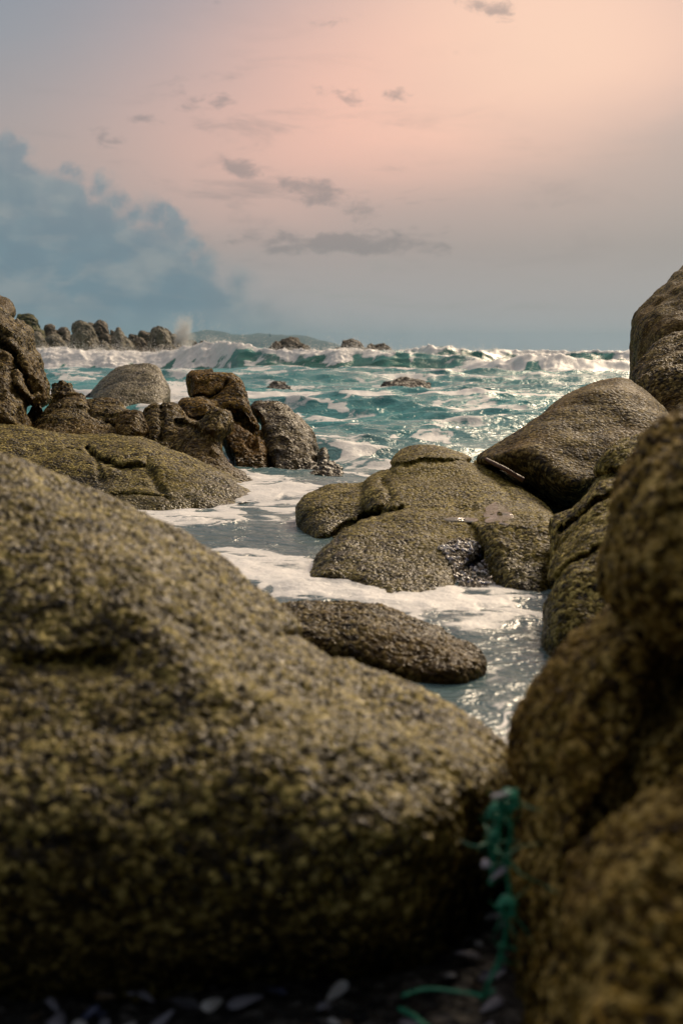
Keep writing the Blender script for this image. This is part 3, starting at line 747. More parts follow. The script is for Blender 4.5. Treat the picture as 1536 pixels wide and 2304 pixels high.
# drifting foam patches, laid out where the photograph has them
zones = [  # px, py, rx, ry, strength
    (500, 1105, 190, 42, 1.0), (640, 1100, 110, 26, .75), (430, 1160, 130, 34, 1.1), (640, 1150, 90, 30, .9), (560, 1075, 120, 18, .8), (600, 1275, 170, 42, 1.0), (760, 1305, 170, 46, 1.0), (700, 1275, 120, 30, .7),
    (960, 1345, 200, 46, .95), (1085, 1405, 110, 40, .75), (1140, 1480, 90, 50, .42), (1170, 1600, 60, 90, .45), (1150, 1690, 60, 50, .55),
    (690, 1040, 150, 20, .55), (800, 1035, 120, 30, .62), (850, 1000, 140, 22, .50), (760, 945, 130, 20, .75), (740, 990, 120, 16, .45), (990, 960, 170, 20, .5), (985, 990, 60, 16, .5),
    (800, 900, 260, 16, .36), (1080, 920, 160, 16, .38), (400, 890, 50, 40, .75), (360, 925, 50, 16, .85), (650, 880, 70, 16, .5), (640, 925, 80, 18, .5), (1000, 870, 400, 26, .24),
    (170, 850, 90, 18, .4), (600, 845, 200, 14, .25)]
zone = np.zeros_like(Yg)
for (zx, zy, rx, ry, st) in zones:
    zone = np.maximum(zone, st * np.exp(-((PXg - zx) / rx) ** 2 * 0.8 - ((PYg - zy) / ry) ** 2 * 0.8))
clear = np.zeros_like(Yg)
for (zx, zy, rx, ry, st) in [(565, 1203, 125, 21, .95), (480, 1198, 70, 15, .5), (705, 1243, 45, 18, .7), (1180, 1530, 45, 90, .35), (620, 1150, 70, 7, .45), (1150, 1440, 60, 14, .4), (640, 1132, 50, 5, .4), (450, 1140, 40, 7, .4), (560, 1128, 30, 4, .4)]:
    clear = np.maximum(clear, st * np.exp(-((PXg - zx) / rx) ** 2 - ((PYg - zy) / ry) ** 2))
wx = 0.9 * fbm(Xg * 1.1, Yg * 1.1, 1.7, 3, 400); wy = 0.9 * fbm(Xg * 1.1, Yg * 1.1, 5.7, 3, 410)
fr_ = 1.0 / np.clip(Yg / 7.0, 0.8, 4.0)
pat = fbm((Xg * 2.2 + wx * 1.6) * fr_, (Yg * 1.5 + wy * 1.6) * fr_, 2.2, 4, 420)
lace = 0.30 - np.abs(fbm((Xg * 2.6 + wx * 2.0) * fr_, (Yg * 2.0 + wy * 2.0) * fr_, 8.2, 3, 430))
patch = sstep(0.16, 0.72, zone - clear + 0.55 * pat + 0.30 * lace)
patch = np.maximum(patch, 0.8 * sstep(0.16, 0.62, (zone - clear) * 0.75 + 1.0 * lace - 0.05))
streak = fbm(Xg * 0.9 + wx, (Yg * 3.4 + wy * 2.0), 4.4, 4, 425)
patch = patch * (1 - 0.45 * sstep(0.02, 0.30, streak)) * 0.88
caps = sstep(0.17, 0.32, slope_foam * calm + 0.05 * pat) * 0.8 * sstep(9, 20, Yg)
drift = np.maximum(patch, caps)
foam = np.maximum(foam, drift)
# the foam blanket stands a little proud and lumpy
Z += np.where(Yg < 30, 1, 0) * foam * (0.008 + 0.012 * fbm(Xg * 5, Yg * 5, 3.3, 3, 440) + 0.02 * noise3(Xg * 1.7, Yg * 1.7, 9.3, 441))
Z = np.where(Yg > 190, Z * np.clip((260 - Yg) / 70, 0.0, 1), Z)
Vs = np.stack([Xg + DX, Yg + DYy, Z], axis=-1).reshape(-1, 3)
nr, nc = Yg.shape
idx = np.arange(nr * nc).reshape(nr, nc)
Qs = np.stack([idx[:-1, :-1].ravel(), idx[:-1, 1:].ravel(), idx[1:, 1:].ravel(), idx[1:, :-1].ravel()], axis=1)
sea_me = mesh_from('sea', Vs, Qs)
for nm, arr in (('foam', foam), ('glass', glass)):
    at = sea_me.attributes.new(nm, 'FLOAT', 'POINT')
    at.data.foreach_set('value', arr.astype(np.float32).ravel())

ms, N = new_mat('sea_water')
out = N.node('ShaderNodeOutputMaterial')
tc = N.node('ShaderNodeTexCoord'); vec = tc.outputs['Object']
fa = N.node('ShaderNodeAttribute', attribute_name='foam').outputs['Fac']
ga = N.node('ShaderNodeAttribute', attribute_name='glass').outputs['Fac']
sp = N.node('ShaderNodeSeparateXYZ'); N.l.new(vec, sp.inputs[0])
near = N.smooth(sp.outputs[1], 7.0, 16.0, 1.0, 0.0)
wat = N.node('ShaderNodeBsdfPrincipled')
deep = N.mix(ga, (0.045, 0.268, 0.278), (0.010, 0.180, 0.130))
deep = N.mix(near, deep, (0.075, 0.135, 0.150))
N.l.new(N.mix(N.smooth(N.noise(vec, 0.25, 3), 0.35, 0.65), deep, N.mix(1.0, deep, (1.5, 1.4, 1.35), 'MULTIPLY')), wat.inputs['Base Color'])
wat.inputs['Roughness'].default_value = 0.20
wat.inputs['IOR'].default_value = 1.333; wat.inputs['Specular IOR Level'].default_value = 0.35
b1 = N.node('ShaderNodeBump'); b1.inputs['Strength'].default_value = 0.9; b1.inputs['Distance'].default_value = 0.035
N.l.new(N.add(N.noise(vec, 9.0, 4, 0.6, 0.4), N.mul(N.noise(vec, 2.6, 3, 0.5, 0.6), 1.4)), b1.inputs['Height'])
N.l.new(b1.outputs[0], wat.inputs['Normal'])
fo = N.node('ShaderNodeBsdfPrincipled')
fn1 = N.noise(vec, 30.0, 4, 0.65); fn2 = N.noise(vec, 5.0, 4, 0.6)
bub = N.voro(vec, 55.0, 'F1')
N.l.new(N.mix(N.smooth(fn2, 0.3, 0.7), (0.95, 0.92, 0.89), (0.86, 0.84, 0.82)), fo.inputs['Base Color'])
fo.inputs['Roughness'].default_value = 0.55
fo.inputs['Subsurface Weight'].default_value = 0.5; fo.inputs['Subsurface Scale'].default_value = 0.12; fo.inputs['Subsurface Radius'].default_value = (1, 1, 1)
b2 = N.node('ShaderNodeBump'); b2.inputs['Strength'].default_value = 0.7; b2.inputs['Distance'].default_value = 0.02
N.l.new(N.add(N.add(fn2, N.mul(fn1, 0.4)), N.mul(bub, -0.10)), b2.inputs['Height'])
N.l.new(b2.outputs[0], fo.inputs['Normal'])
# lace: foam gathers along the walls of cells, the walls thickening until they close up
wp = N.node('ShaderNodeVectorMath', operation='MULTIPLY_ADD')
N.l.new(N.noise(vec, 1.3, 4, 0.6, out='Color'), wp.inputs[0]); wp.inputs[1].default_value = (1.1, 1.1, 0.0); N.l.new(vec, wp.inputs[2])
flat = N.node('ShaderNodeVectorMath', operation='MULTIPLY'); N.l.new(wp.outputs[0], flat.inputs[0]); flat.inputs[1].default_value = (1, 1, 0)
d1 = N.voro(flat.outputs[0], 1.5, 'DISTANCE_TO_EDGE'); d2 = N.voro(flat.outputs[0], 4.6, 'DISTANCE_TO_EDGE'); d3 = N.voro(flat.outputs[0], 15.0, 'DISTANCE_TO_EDGE')
va = N.add(fa, N.add(N.mul(N.sub(fn1, 0.5), 0.30), N.mul(N.sub(N.noise(vec, 2.2, 5, 0.65, 0.6), 0.5), 0.55)))
w1 = N.math('MAXIMUM', N.mul(N.sub(va, 0.22), 0.62), 0.0)
m1 = N.smooth(N.sub(w1, d1), -0.05, 0.05)
m2 = N.smooth(N.sub(N.math('MAXIMUM', N.mul(N.sub(va, 0.34), 0.70), 0.0), d2), -0.06, 0.06)
m3 = N.smooth(N.sub(N.math('MAXIMUM', N.mul(N.sub(va, 0.50), 0.90), 0.0), d3), -0.10, 0.10)
fm = N.math('MAXIMUM', N.mul(m1, 0.85), N.math('MAXIMUM', N.mul(m2, 0.92), m3))
fm = N.mul(fm, N.smooth(va, 0.16, 0.34))
fm = N.math('MAXIMUM', fm, N.smooth(va, 0.88, 1.12))
mx = N.node('ShaderNodeMixShader')
N.l.new(fm, mx.inputs[0]); N.l.new(wat.outputs[0], mx.inputs[1]); N.l.new(fo.outputs[0], mx.inputs[2])
N.l.new(mx.outputs[0], out.inputs['Surface'])
add_obj('sea', sea_me, ms, None, 'green-blue sea with breaking waves and pink-lit foam running into the rock channel', 'sea', None, 'structure')
print('sea', round(time.time() - T0, 1))

# spray thrown off the crests and the burst at the reef: fine drops
msp, N = new_mat('spray_drops')
o_ = N.node('ShaderNodeOutputMaterial'); b_ = N.node('ShaderNodeBsdfPrincipled')
b_.inputs['Base Color'].default_value = (0.85, 0.85, 0.85, 1); b_.inputs['Roughness'].default_value = 0.6
tr = N.node('ShaderNodeBsdfTranslucent'); tr.inputs[0].default_value = (0.85, 0.85, 0.85, 1)
mx = N.node('ShaderNodeMixShader'); mx.inputs[0].default_value = 0.6
N.l.new(b_.outputs[0], mx.inputs[1]); N.l.new(tr.outputs[0], mx.inputs[2]); N.l.new(mx.outputs[0], o_.inputs['Surface'])


ROT = np.array([np.linalg.qr(rng.normal(size=(3, 3)))[0] for _ in range(40)], dtype=np.float32)


def drops(P, R):
    T = np.array([(1, 0, -.5), (-.5, .87, -.5), (-.5, -.87, -.5), (0, 0, 1)], dtype=np.float32)
    V = (P[:, None, :] + R[:, None, None] * (T[None] @ ROT[rng.integers(0, 40, len(P))])).reshape(-1, 3)
    base = (np.arange(len(P)) * 4)[:, None, None]
    F = (np.array([(0, 1, 3), (1, 2, 3)])[None] + base).reshape(-1, 3)
    return V, F


pts, rad = [], []
for wi, n, hgt in ((0, 26000, .34), (1, 8000, .20), (2, 12000, .26)):
    pt = np.array(waves[wi]['pts'], dtype=float)
    u = rng.uniform(-100, 1500, n * 3)
    Yc = np.interp(u, pt[:, 0], pt[:, 1]); H = np.interp(u, pt[:, 0], pt[:, 2]); ff = np.interp(u, pt[:, 0], pt[:, 3])
    keep = rng.random(n * 3) < np.clip(ff, 0, 1) * (H > 0.3) * 0.45 * (0.4 + 1.5 * np.clip(noise3(u / 25, wi * 1.0, .5, 500) + .3, 0, 1))
    u, Yc, H = u[keep], Yc[keep], H[keep]
    Y = Yc + rng.normal(0, .8, len(u))
    up = rng.exponential(hgt * 0.45, len(u)) * (0.5 + 1.6 * np.clip(noise3(u / 14, wi * 2.0, .5, 501) + .25, 0, 1))
    pts.append(np.stack([(u - CX) / FPX * Yc, Y, H * 0.97 + up], 1)); rad.append(rng.uniform(.007, .022, len(u)))
sp_v, sp_f = drops(np.concatenate(pts), np.concatenate(rad))
add_obj('wave_spray', mesh_from('wave_spray', sp_v, sp_f, False), msp, None, 'fine white spray flying off the breaking crests', 'spray', None, 'stuff')
n = 20000
c0 = np.array(ray_point(412, 785, 119))
h = rng.beta(1.1, 2.2, n) * 3.3
lx = rng.normal(0, 0.40, n) + 0.26 * h * 0.6 + rng.normal(0, 1, n) * 0.24 * h
ly = rng.normal(0, .5, n)
den = noise3(lx * 1.5, h * 1.1, 2.0, 510)
k = rng.random(n) < 0.55 + 1.4 * den
Pp = np.stack([c0[0] + lx, c0[1] + ly, c0[2] + h], 1)[k]
sv, sf = drops(Pp, rng.uniform(.008, .022, len(Pp)))
add_obj('spray_burst', mesh_from('spray_burst', sv, sf, False), msp, None, 'plume of spray bursting above the end of the far reef', 'spray', None, 'stuff')

mm, N = new_mat('spray_mist')
o_ = N.node('ShaderNodeOutputMaterial'); pv = N.node('ShaderNodeVolumePrincipled')
tcm = N.node('ShaderNodeTexCoord')
gx_ = N.node('ShaderNodeSeparateXYZ'); N.l.new(tcm.outputs['Generated'], gx_.inputs[0])
rx_ = N.mul(N.sub(gx_.outputs[0], N.add(0.40, N.mul(gx_.outputs[2], 0.16))), 2.6); ry_ = N.mul(N.sub(gx_.outputs[1], 0.5), 2.2)
rad_ = N.add(N.mul(rx_, rx_), N.mul(ry_, ry_))
nz_ = N.noise(tcm.outputs['Object'], 1.6, 5, 0.65, 0.5)
den_ = N.mul(N.smooth(N.add(N.sub(0.95, rad_), N.mul(N.sub(nz_, 0.55), 3.2)), 0.15, 1.1), N.smooth(gx_.outputs[2], 0.98, 0.15))
pv.inputs['Color'].default_value = (0.97, 0.97, 0.97, 1)
pv.inputs['Anisotropy'].default_value = 0.45; N.l.new(N.mul(den_, 3.2), pv.inputs['Density'])
N.l.new(pv.outputs[0], o_.inputs['Volume'])
cb = np.array(ray_point(412, 800, 119.5))
v, f = revolve([(0.02, 0), (0.9, 0), (1.15, 1.0), (1.25, 2.2), (0.9, 3.2), (0.02, 3.6)], 16)
add_obj('spray_mist', mesh_from('spray_mist', v, f), mm, tuple(cb), 'pale mist of the wave bursting over the end of the far reef', 'mist', None, 'stuff')

# ------------------------------------------------------------------ shore bed under the near rocks
gxs = np.linspace(-7, 7, 240); gys = np.linspace(-6, 9, 260)
GX, GY = np.meshgrid(gxs, gys, indexing='ij')
GZ = 0.02 - 0.55 * sstep(2.2, 5.5, GY) + 0.02 * fbm(GX * 2, GY * 2, 0.3, 3, 600) + 0.012 * fbm(GX * 9, GY * 9, 0.3, 2, 601)
idx = np.arange(GX.size).reshape(GX.shape)
Qg = np.stack([idx[:-1, :-1].ravel(), idx[1:, :-1].ravel(), idx[1:, 1:].ravel(), idx[:-1, 1:].ravel()], axis=1)
mg, N = new_mat('shelly_sand')
o_ = N.node('ShaderNodeOutputMaterial'); b_ = N.node('ShaderNodeBsdfPrincipled')
v_ = N.node('ShaderNodeTexCoord').outputs['Object']
cc = N.voro(v_, 70, 'F1', out=1); s_ = N.node('ShaderNodeSeparateColor'); N.l.new(cc, s_.inputs[0])
N.l.new(N.ramp(s_.outputs[0], [(0.0, (.05, .045, .05)), (0.3, (.22, .18, .13)), (0.7, (.36, .30, .22)), (1.0, (.62, .57, .50))]), b_.inputs['Base Color'])
b_.inputs['Roughness'].default_value = 0.5
bb = N.node('ShaderNodeBump'); bb.inputs['Distance'].default_value = 0.01
N.l.new(N.voro(v_, 70, 'F1'), bb.inputs['Height']); N.l.new(bb.outputs[0], b_.inputs['Normal'])
N.l.new(b_.outputs[0], o_.inputs['Surface'])
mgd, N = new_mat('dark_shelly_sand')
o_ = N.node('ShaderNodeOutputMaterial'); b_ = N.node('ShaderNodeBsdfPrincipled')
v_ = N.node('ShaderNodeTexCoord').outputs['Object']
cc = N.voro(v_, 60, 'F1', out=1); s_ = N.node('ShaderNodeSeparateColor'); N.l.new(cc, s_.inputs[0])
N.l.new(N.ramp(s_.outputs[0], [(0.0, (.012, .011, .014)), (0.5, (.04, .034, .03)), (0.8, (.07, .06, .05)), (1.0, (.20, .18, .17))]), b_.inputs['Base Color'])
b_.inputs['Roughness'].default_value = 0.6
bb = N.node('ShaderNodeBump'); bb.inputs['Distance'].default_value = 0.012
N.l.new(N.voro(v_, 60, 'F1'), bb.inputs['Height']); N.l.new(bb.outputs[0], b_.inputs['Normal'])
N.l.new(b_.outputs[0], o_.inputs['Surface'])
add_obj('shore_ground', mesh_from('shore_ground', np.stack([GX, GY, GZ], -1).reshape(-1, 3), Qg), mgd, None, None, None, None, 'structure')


# ------------------------------------------------------------------ shells
def shell_mesh(L=0.045, W=0.022, D=0.009, n=14, m=7):
    """One mussel valve: a hollow pointed half shell with thickness."""
    V, F = [], []
    for side in (0, 1):
        for i in range(n + 1):
            t = i / n
            w = W * (math.sin(math.pi * min(1, t * 0.62 + 0.0)) ** 0.75 if t < 1 else 0.92) * (1 - 0.55 * max(0, t - 0.75) / 0.25 * (t - 0.75) / 0.25)
            if i == 0: w = W * 0.06
            for j in range(m + 1):
                a = math.pi * j / m
                x = L * (t - 0.5) + 0.1 * W * math.sin(a)
                y = 0.5 * w * math.cos(a)
                z = D * (w / W) * math.sin(a) * (1.0 if side == 0 else 0.80)
                V.append((x, y, z))
    k = (n + 1) * (m + 1)
    for side in (0, 1):
        for i in range(n):
            for j in range(m):
                a = side * k + i * (m + 1) + j
                q = (a, a + 1, a + m + 2, a + m + 1)
                F.append(q if side == 0 else q[::-1])
    for i in range(n):
        for j in (0, m):
            a = i * (m + 1) + j; b = a + m + 1
            q = (a, b, b + k, a + k)
            F.append(q if j == 0 else q[::-1])
    return mesh_from('mussel_shell', V, F)


def shell_mat(name, c0, c1, rough=0.3):
    m, N = new_mat(name)
    o_ = N.node('ShaderNodeOutputMaterial'); b_ = N.node('ShaderNodeBsdfPrincipled')
    v_ = N.node('ShaderNodeTexCoord').outputs['Object']
    wv = N.node('ShaderNodeTexWave', wave_type='RINGS', rings_direction='SPHERICAL')
    mp = N.node('ShaderNodeMapping'); mp.inputs['Location'].default_value = (0.022, 0, 0)
    N.l.new(v_, mp.inputs[0]); N.l.new(mp.outputs[0], wv.inputs[0])
    wv.inputs['Scale'].default_value = 120; wv.inputs['Distortion'].default_value = 2
    N.l.new(N.mix(N.mul(wv.outputs['Fac'], 0.6), c0, c1), b_.inputs['Base Color'])
    b_.inputs['Roughness'].default_value = rough
    N.l.new(b_.outputs[0], o_.inputs['Surface'])
    return m


sm = [(shell_mat('shell_blue', (.07, .08, .16), (.17, .19, .32)), 'dark blue'), (shell_mat('shell_violet', (.26, .25, .31), (.44, .42, .48)), 'violet-grey'),
      (shell_mat('shell_pearl', (.66, .64, .66), (.82, .80, .78)), 'pearly white'), (shell_mat('shell_brown', (.14, .09, .05), (.26, .19, .12)), 'brown')]
shell_me = []
for m_, nm in sm:
    me = shell_mesh(); me.materials.append(m_); shell_me.append((me, nm))
bpy.context.view_layer.update()
DG = bpy.context.evaluated_depsgraph_get()


def drop_on(x, y, z0=3.0):
    """Height of the topmost rock or ground under (x, y)."""
    best = -9
    for o in scene.objects:
        if o.type != 'MESH' or o.name.split('.')[0] not in ('boulder', 'rock_outcrop', 'shore_ground'): continue
        M = o.matrix_world
        if abs(M.translation.y - y) > 3: continue
        loc = M.inverted() @ Vector((x, y, z0))
        hit, p, nrm, i = o.ray_cast(loc, Vector((0, 0, -1)))
        if hit:
            w = M @ p
            if w.z > best: best = w.z
    return best


def cam_hit(px, py):
    d = Vector(((px - CX) / FPX, 1.0, -(py - HY) / FPX)); c = Vector((0, 0, CAM_H)); best = None
    for o in scene.objects:
        if o.type != 'MESH' or o.name.split('.')[0] not in ('boulder', 'rock_outcrop', 'shore_ground'): continue
        Mi = o.matrix_world.inverted()
        hit, p, nrm, i = o.ray_cast(Mi @ c, d)
        if hit:
            w = o.matrix_world @ p
            if w.y > 3.5 and (best is None or w.y < best.y): best = w
    t = CAM_H / ((py - HY) / FPX)
    if best is None or best.y > t: best = Vector((d.x * t, t, 0.0))
    return best


GRP1 = 'mussel shells heaped in the cleft of the outcrop'
poly_c = np.array([(985, 1235), (1030, 1212), (1075, 1225), (1100, 1280), (1108, 1322), (1060, 1330), (1030, 1325), (1015, 1275)], dtype=float)


def scatter_in(poly, n):
    res = []
    lo, hi = poly.min(0), poly.max(0)
    while len(res) < n:
        p = rng.uniform(lo, hi)
        if poly_dist(poly, np.array([p[0]]), np.array([p[1]]))[0] > 0: res.append(p)
    return res


def place_shell(kind, x, y, z, s, group, label):
    me, nm = shell_me[kind]
    o = bpy.data.objects.new('mussel_shell', me); COL.objects.link(o)
    o.location = (x, y, z)
    o.rotation_euler = (rng.normal(0, .32) + (math.pi if rng.random() < .25 else 0), rng.normal(0, .3), rng.uniform(0, 6.28))
    o.scale = (s, s, s)
    o['label'] = label % nm; o['category'] = 'shell'; o['group'] = group
    return o


for (px, py) in scatter_in(poly_c, 170):
    x, Y, z = cam_hit(px, py)
    z = max(z, 0.012)
    place_shell(int(rng.choice([0, 1, 2, 2, 2, 3])), x, Y, z + rng.uniform(.004, .009), rng.uniform(.32, .8), GRP1, '%s mussel shell in the heap filling the cleft of the domed outcrop')
GRP2 = 'shells strewn under the nearest boulder'
for i in range(120):
    Y = rng.uniform(1.42, 1.95)
    px = rng.uniform(-60, 1140)
    x = (px - CX) / FPX * Y
    me_z = 0.02 + 0.02 * fbm(np.array([x * 2]), np.array([Y * 2]), np.array([0.3]), 3, 600)[0]
    place_shell(int(rng.choice([0, 1, 1, 2, 2, 3])), x, Y, float(me_z) + rng.uniform(.004, .016), rng.uniform(.5, 1.0), GRP2, '%s shell on the dim ground under the nearest boulder')

# gravel among the heaped shells (too many grains to count)
gp, gr = [], []
for (px, py) in scatter_in(poly_c, 900):
    h_ = cam_hit(px, py)
    gp.append((h_.x, h_.y, h_.z)); gr.append(rng.uniform(.004, .010))
ico_v = np.array([(0, 0, 1), (.9, 0, .1), (0, .8, 0), (-.9, 0, -.1), (0, -.85, .1), (0, 0, -1)], dtype=np.float32)
ico_f = np.array([(0, 1, 2), (0, 2, 3), (0, 3, 4), (0, 4, 1), (5, 2, 1), (5, 3, 2), (5, 4, 3), (5, 1, 4)])
V, F = [], []
for (x, Y, z), r in zip(gp, gr):
    z = max(z, 0.01)
    a = rng.uniform(0, 6.28); c, s = math.cos(a), math.sin(a)
    q = ico_v * r * rng.uniform(.6, 1.3, 3)
    q = np.stack([q[:, 0] * c - q[:, 1] * s, q[:, 0] * s + q[:, 1] * c, q[:, 2]], 1)
    F.append(ico_f + 6 * len(V)); V.append(q + np.array([x, Y, z + r * .5]))
add_obj('shell_grit', mesh_from('shell_grit', np.concatenate(V), np.concatenate(F), False), mg, None, 'coarse shelly grit packed between the mussel shells in the cleft', 'grit', None, 'stuff')
print('shells', round(time.time() - T0, 1))

# ------------------------------------------------------------------ tubes: driftwood and netting
def tube(path, radii, n=8, wob=0.0):
    path = np.asarray(path, dtype=float); V, F = [], []
    up = np.array([0.31, 0.2, 0.93])
    for i, p in enumerate(path):
        d = path[min(i + 1, len(path) - 1)] - path[max(i - 1, 0)]
        d = d / np.linalg.norm(d)
        a = np.cross(d, up); a /= np.linalg.norm(a); b = np.cross(d, a)
        for j in range(n):
            t = 2 * math.pi * j / n
            r = radii[i] * (1 + wob * rng.normal())
            V.append(p + r * (math.cos(t) * a + math.sin(t) * b))
    for i in range(len(path) - 1):
        for j in range(n):
            k = (j + 1) % n
            F.append((i * n + j, i * n + k, (i + 1) * n + k, (i + 1) * n + j))
    for e in (0, len(path) - 1):
        V.append(path[e]); ci = len(V) - 1
        for j in range(0, n, 2):
            q = [e * n + j, e * n + (j + 1) % n, e * n + (j + 2) % n, ci]
            F.append(tuple(q if e else q[::-1]))
    return V, F


def spline(pts, n=10):
    P = np.asarray(pts, dtype=float); out = []
    P = np.concatenate([[2 * P[0] - P[1]], P, [2 * P[-1] - P[-2]]])
    for i in range(1, len(P) - 2):
        for t in np.linspace(0, 1, n, endpoint=False):
            p0, p1, p2, p3 = P[i - 1:i + 3]
            out.append(0.5 * ((2 * p1) + (-p0 + p2) * t + (2 * p0 - 5 * p1 + 4 * p2 - p3) * t * t + (-p0 + 3 * p1 - 3 * p2 + p3) * t ** 3))
    out.append(P[-2]); return np.array(out)


mw, N = new_mat('driftwood')
o_ = N.node('ShaderNodeOutputMaterial'); b_ = N.node('ShaderNodeBsdfPrincipled')
N.l.new(N.mix(N.noise(N.node('ShaderNodeTexCoord').outputs['Object'], 25, 4), (.07, .022, .012), (.14, .055, .03)), b_.inputs['Base Color'])
b_.inputs['Roughness'].default_value = 0.5; N.l.new(b_.outputs[0], o_.inputs['Surface'])
pth = spline([ray_point(1092, 1033, 6.15), ray_point(1112, 1043, 6.1), ray_point(1138, 1057, 6.05), ray_point(1176, 1080, 6.05)], 6)
v, f = tube(pth, np.linspace(.007, .011, len(pth)), 8, .06)
o0 = np.array(pth[-1]); add_obj('driftwood_stick', mesh_from('driftwood_stick', np.array(v) - o0, f), mw, o0, 'reddish brown driftwood stick wedged under the smooth tilted slab', 'driftwood')

mn, N = new_mat('green_netting')
o_ = N.node('ShaderNodeOutputMaterial'); b_ = N.node('ShaderNodeBsdfPrincipled')
N.l.new(N.mix(N.noise(N.node('ShaderNodeTexCoord').outputs['Object'], 60, 3), (.008, .20, .115), (.035, .40, .24)), b_.inputs['Base Color'])
b_.inputs['Roughness'].default_value = 0.45; N.l.new(b_.outputs[0], o_.inputs['Surface'])
net = bpy.data.objects.new('netting_rope', None); COL.objects.link(net)
net.location = ray_point(1120, 2240, 1.78)
net['label'] = 'frayed green fishing net rope hanging down the dark crack between the two nearest boulders'; net['category'] = 'fishing rope'


def net_part(name, pts, r, Yd=1.9, knots=()):
    p = [ray_point(a, b, c if len(q) > 2 else Yd) for q in pts for (a, b, c) in [(q[0], q[1], q[2] if len(q) > 2 else Yd)]]
    sp_ = spline(p, 12)
    V, F = [], []
    # three twisted yarns
    for s in range(3):
        ph = s * 2.094
        q = []
        for i, c in enumerate(sp_):
            t = i * 0.75 + ph
            q.append(c + r * 0.55 * np.array([math.cos(t), math.sin(t) * .8, math.sin(t) * .4]))
        v, f = tube(q, [r * .62] * len(q), 6, .08)
        F += [tuple(a + len(V) for a in ff) for ff in f]; V += [tuple(a) for a in v]
    me = mesh_from(name, np.array(V) - np.array(net.location), F)
    return add_obj(name, me, mn, None, None, None, None, None, net)


ND = 1.54
net_part('strand', [(1158, 1785, ND), (1140, 1800, ND), (1118, 1822, ND), (1126, 1850, ND), (1112, 1885, ND), (1108, 1920, ND), (1110, 1960, ND), (1104, 1990, ND)], .0028)
net_part('strand', [(1160, 1800, ND), (1146, 1830, ND), (1148, 1880, ND), (1138, 1930, ND), (1140, 1970, ND), (1146, 2010, ND), (1138, 2050, ND), (1136, 2110, ND), (1118, 2170, ND), (1098, 2215, ND), (1085, 2250, 1.55)], .0024)
net_part('strand', [(1096, 1838, ND), (1112, 1826, ND), (1132, 1808, ND), (1150, 1790, ND), (1160, 1778, ND)], .0030)
net_part('strand', [(905, 2240, 1.60), (960, 2225, 1.61), (1040, 2232, 1.60), (1090, 2240, 1.58), (1110, 2228, 1.57)], .0022)
net_part('strand', [(900, 2270, 1.62), (930, 2285, 1.6), (960, 2310, 1.58), (990, 2330, 1.57)], .0032)


def knot(px, py, Yd, R):
    c = np.array(ray_point(px, py, Yd)); q = []
    for i in range(40):
        t = i / 40 * 6.283 * 3
        q.append(c + R * np.array([math.cos(t) * (1 + .4 * math.cos(t * .66)), math.sin(t * 1.33) * .8, math.sin(t) * (1 + .3 * math.sin(t * .5))]))
    v, f = tube(q, [R * .42] * 40, 6, .1)
    add_obj('knot', mesh_from('knot', np.array(v) - np.array(net.location), f), mn, None, None, None, None, None, net)


for a in ((1142, 1800, 1.52, .007), (1116, 1826, 1.52, .006), (1138, 2040, 1.52, .007), (1112, 1884, 1.52, .004)): knot(*a)
for (kind, px, py, lab) in ((1, 1118, 1965, '%s shell fragment caught in the green netting, the lower one'), (1, 1092, 1942, '%s shell fragment caught in the green netting, beside a lower one'), (2, 1128, 1785, '%s shell fragment on top of the green netting')):
    x, y, z = ray_point(px, py, 1.51)
    o = place_shell(kind, x, y, z, .5, 'shell bits caught in the netting', lab); del o['group']

for i in range(46):   # frayed yarns
    a = [(1150, 1792), (1118, 1824), (1112, 1885), (1140, 1930), (1138, 2040), (1130, 2130)][i % 6]
    q = [(a[0] + rng.normal(0, 5), a[1] + rng.normal(0, 6), ND + rng.normal(0, .01))]
    d_ = rng.normal(0, 1, 2) + np.array([0, .9])
    for k in range(4):
        d_ = d_ + rng.normal(0, .7, 2)
        q.append((q[-1][0] + d_[0] * 7, q[-1][1] + d_[1] * 8, ND + rng.normal(0, .012)))
    FR = globals().setdefault('FR', [])
    FR.append(spline([ray_point(*p) for p in q], 5))
V, F = [], []
for p in FR:
    v, f = tube(p, np.linspace(.0011, .0005, len(p)), 5, .1)
    F += [tuple(k + len(V) for k in ff) for ff in f]; V += [tuple(k) for k in v]
add_obj('frayed_fibre', mesh_from('frayed_fibre', np.array(V) - np.array(net.location), F), mn, None, None, None, None, 'stuff', net)

mfl, N = new_mat('water_film')
o_ = N.node('ShaderNodeOutputMaterial'); b_ = N.node('ShaderNodeBsdfPrincipled')
v_ = N.node('ShaderNodeTexCoord').outputs['Object']
N.l.new(N.mix(N.smooth(N.noise(v_, 14, 4), 0.4, 0.6), (0.13, 0.105, 0.05), (0.34, 0.29, 0.21)), b_.inputs['Base Color'])
b_.inputs['Roughness'].default_value = 0.12
bb = N.node('ShaderNodeBump'); bb.inputs['Distance'].default_value = 0.004; N.l.new(N.noise(v_, 45, 3), bb.inputs['Height']); N.l.new(bb.outputs[0], b_.inputs['Normal'])
N.l.new(b_.outputs[0], o_.inputs['Surface'])
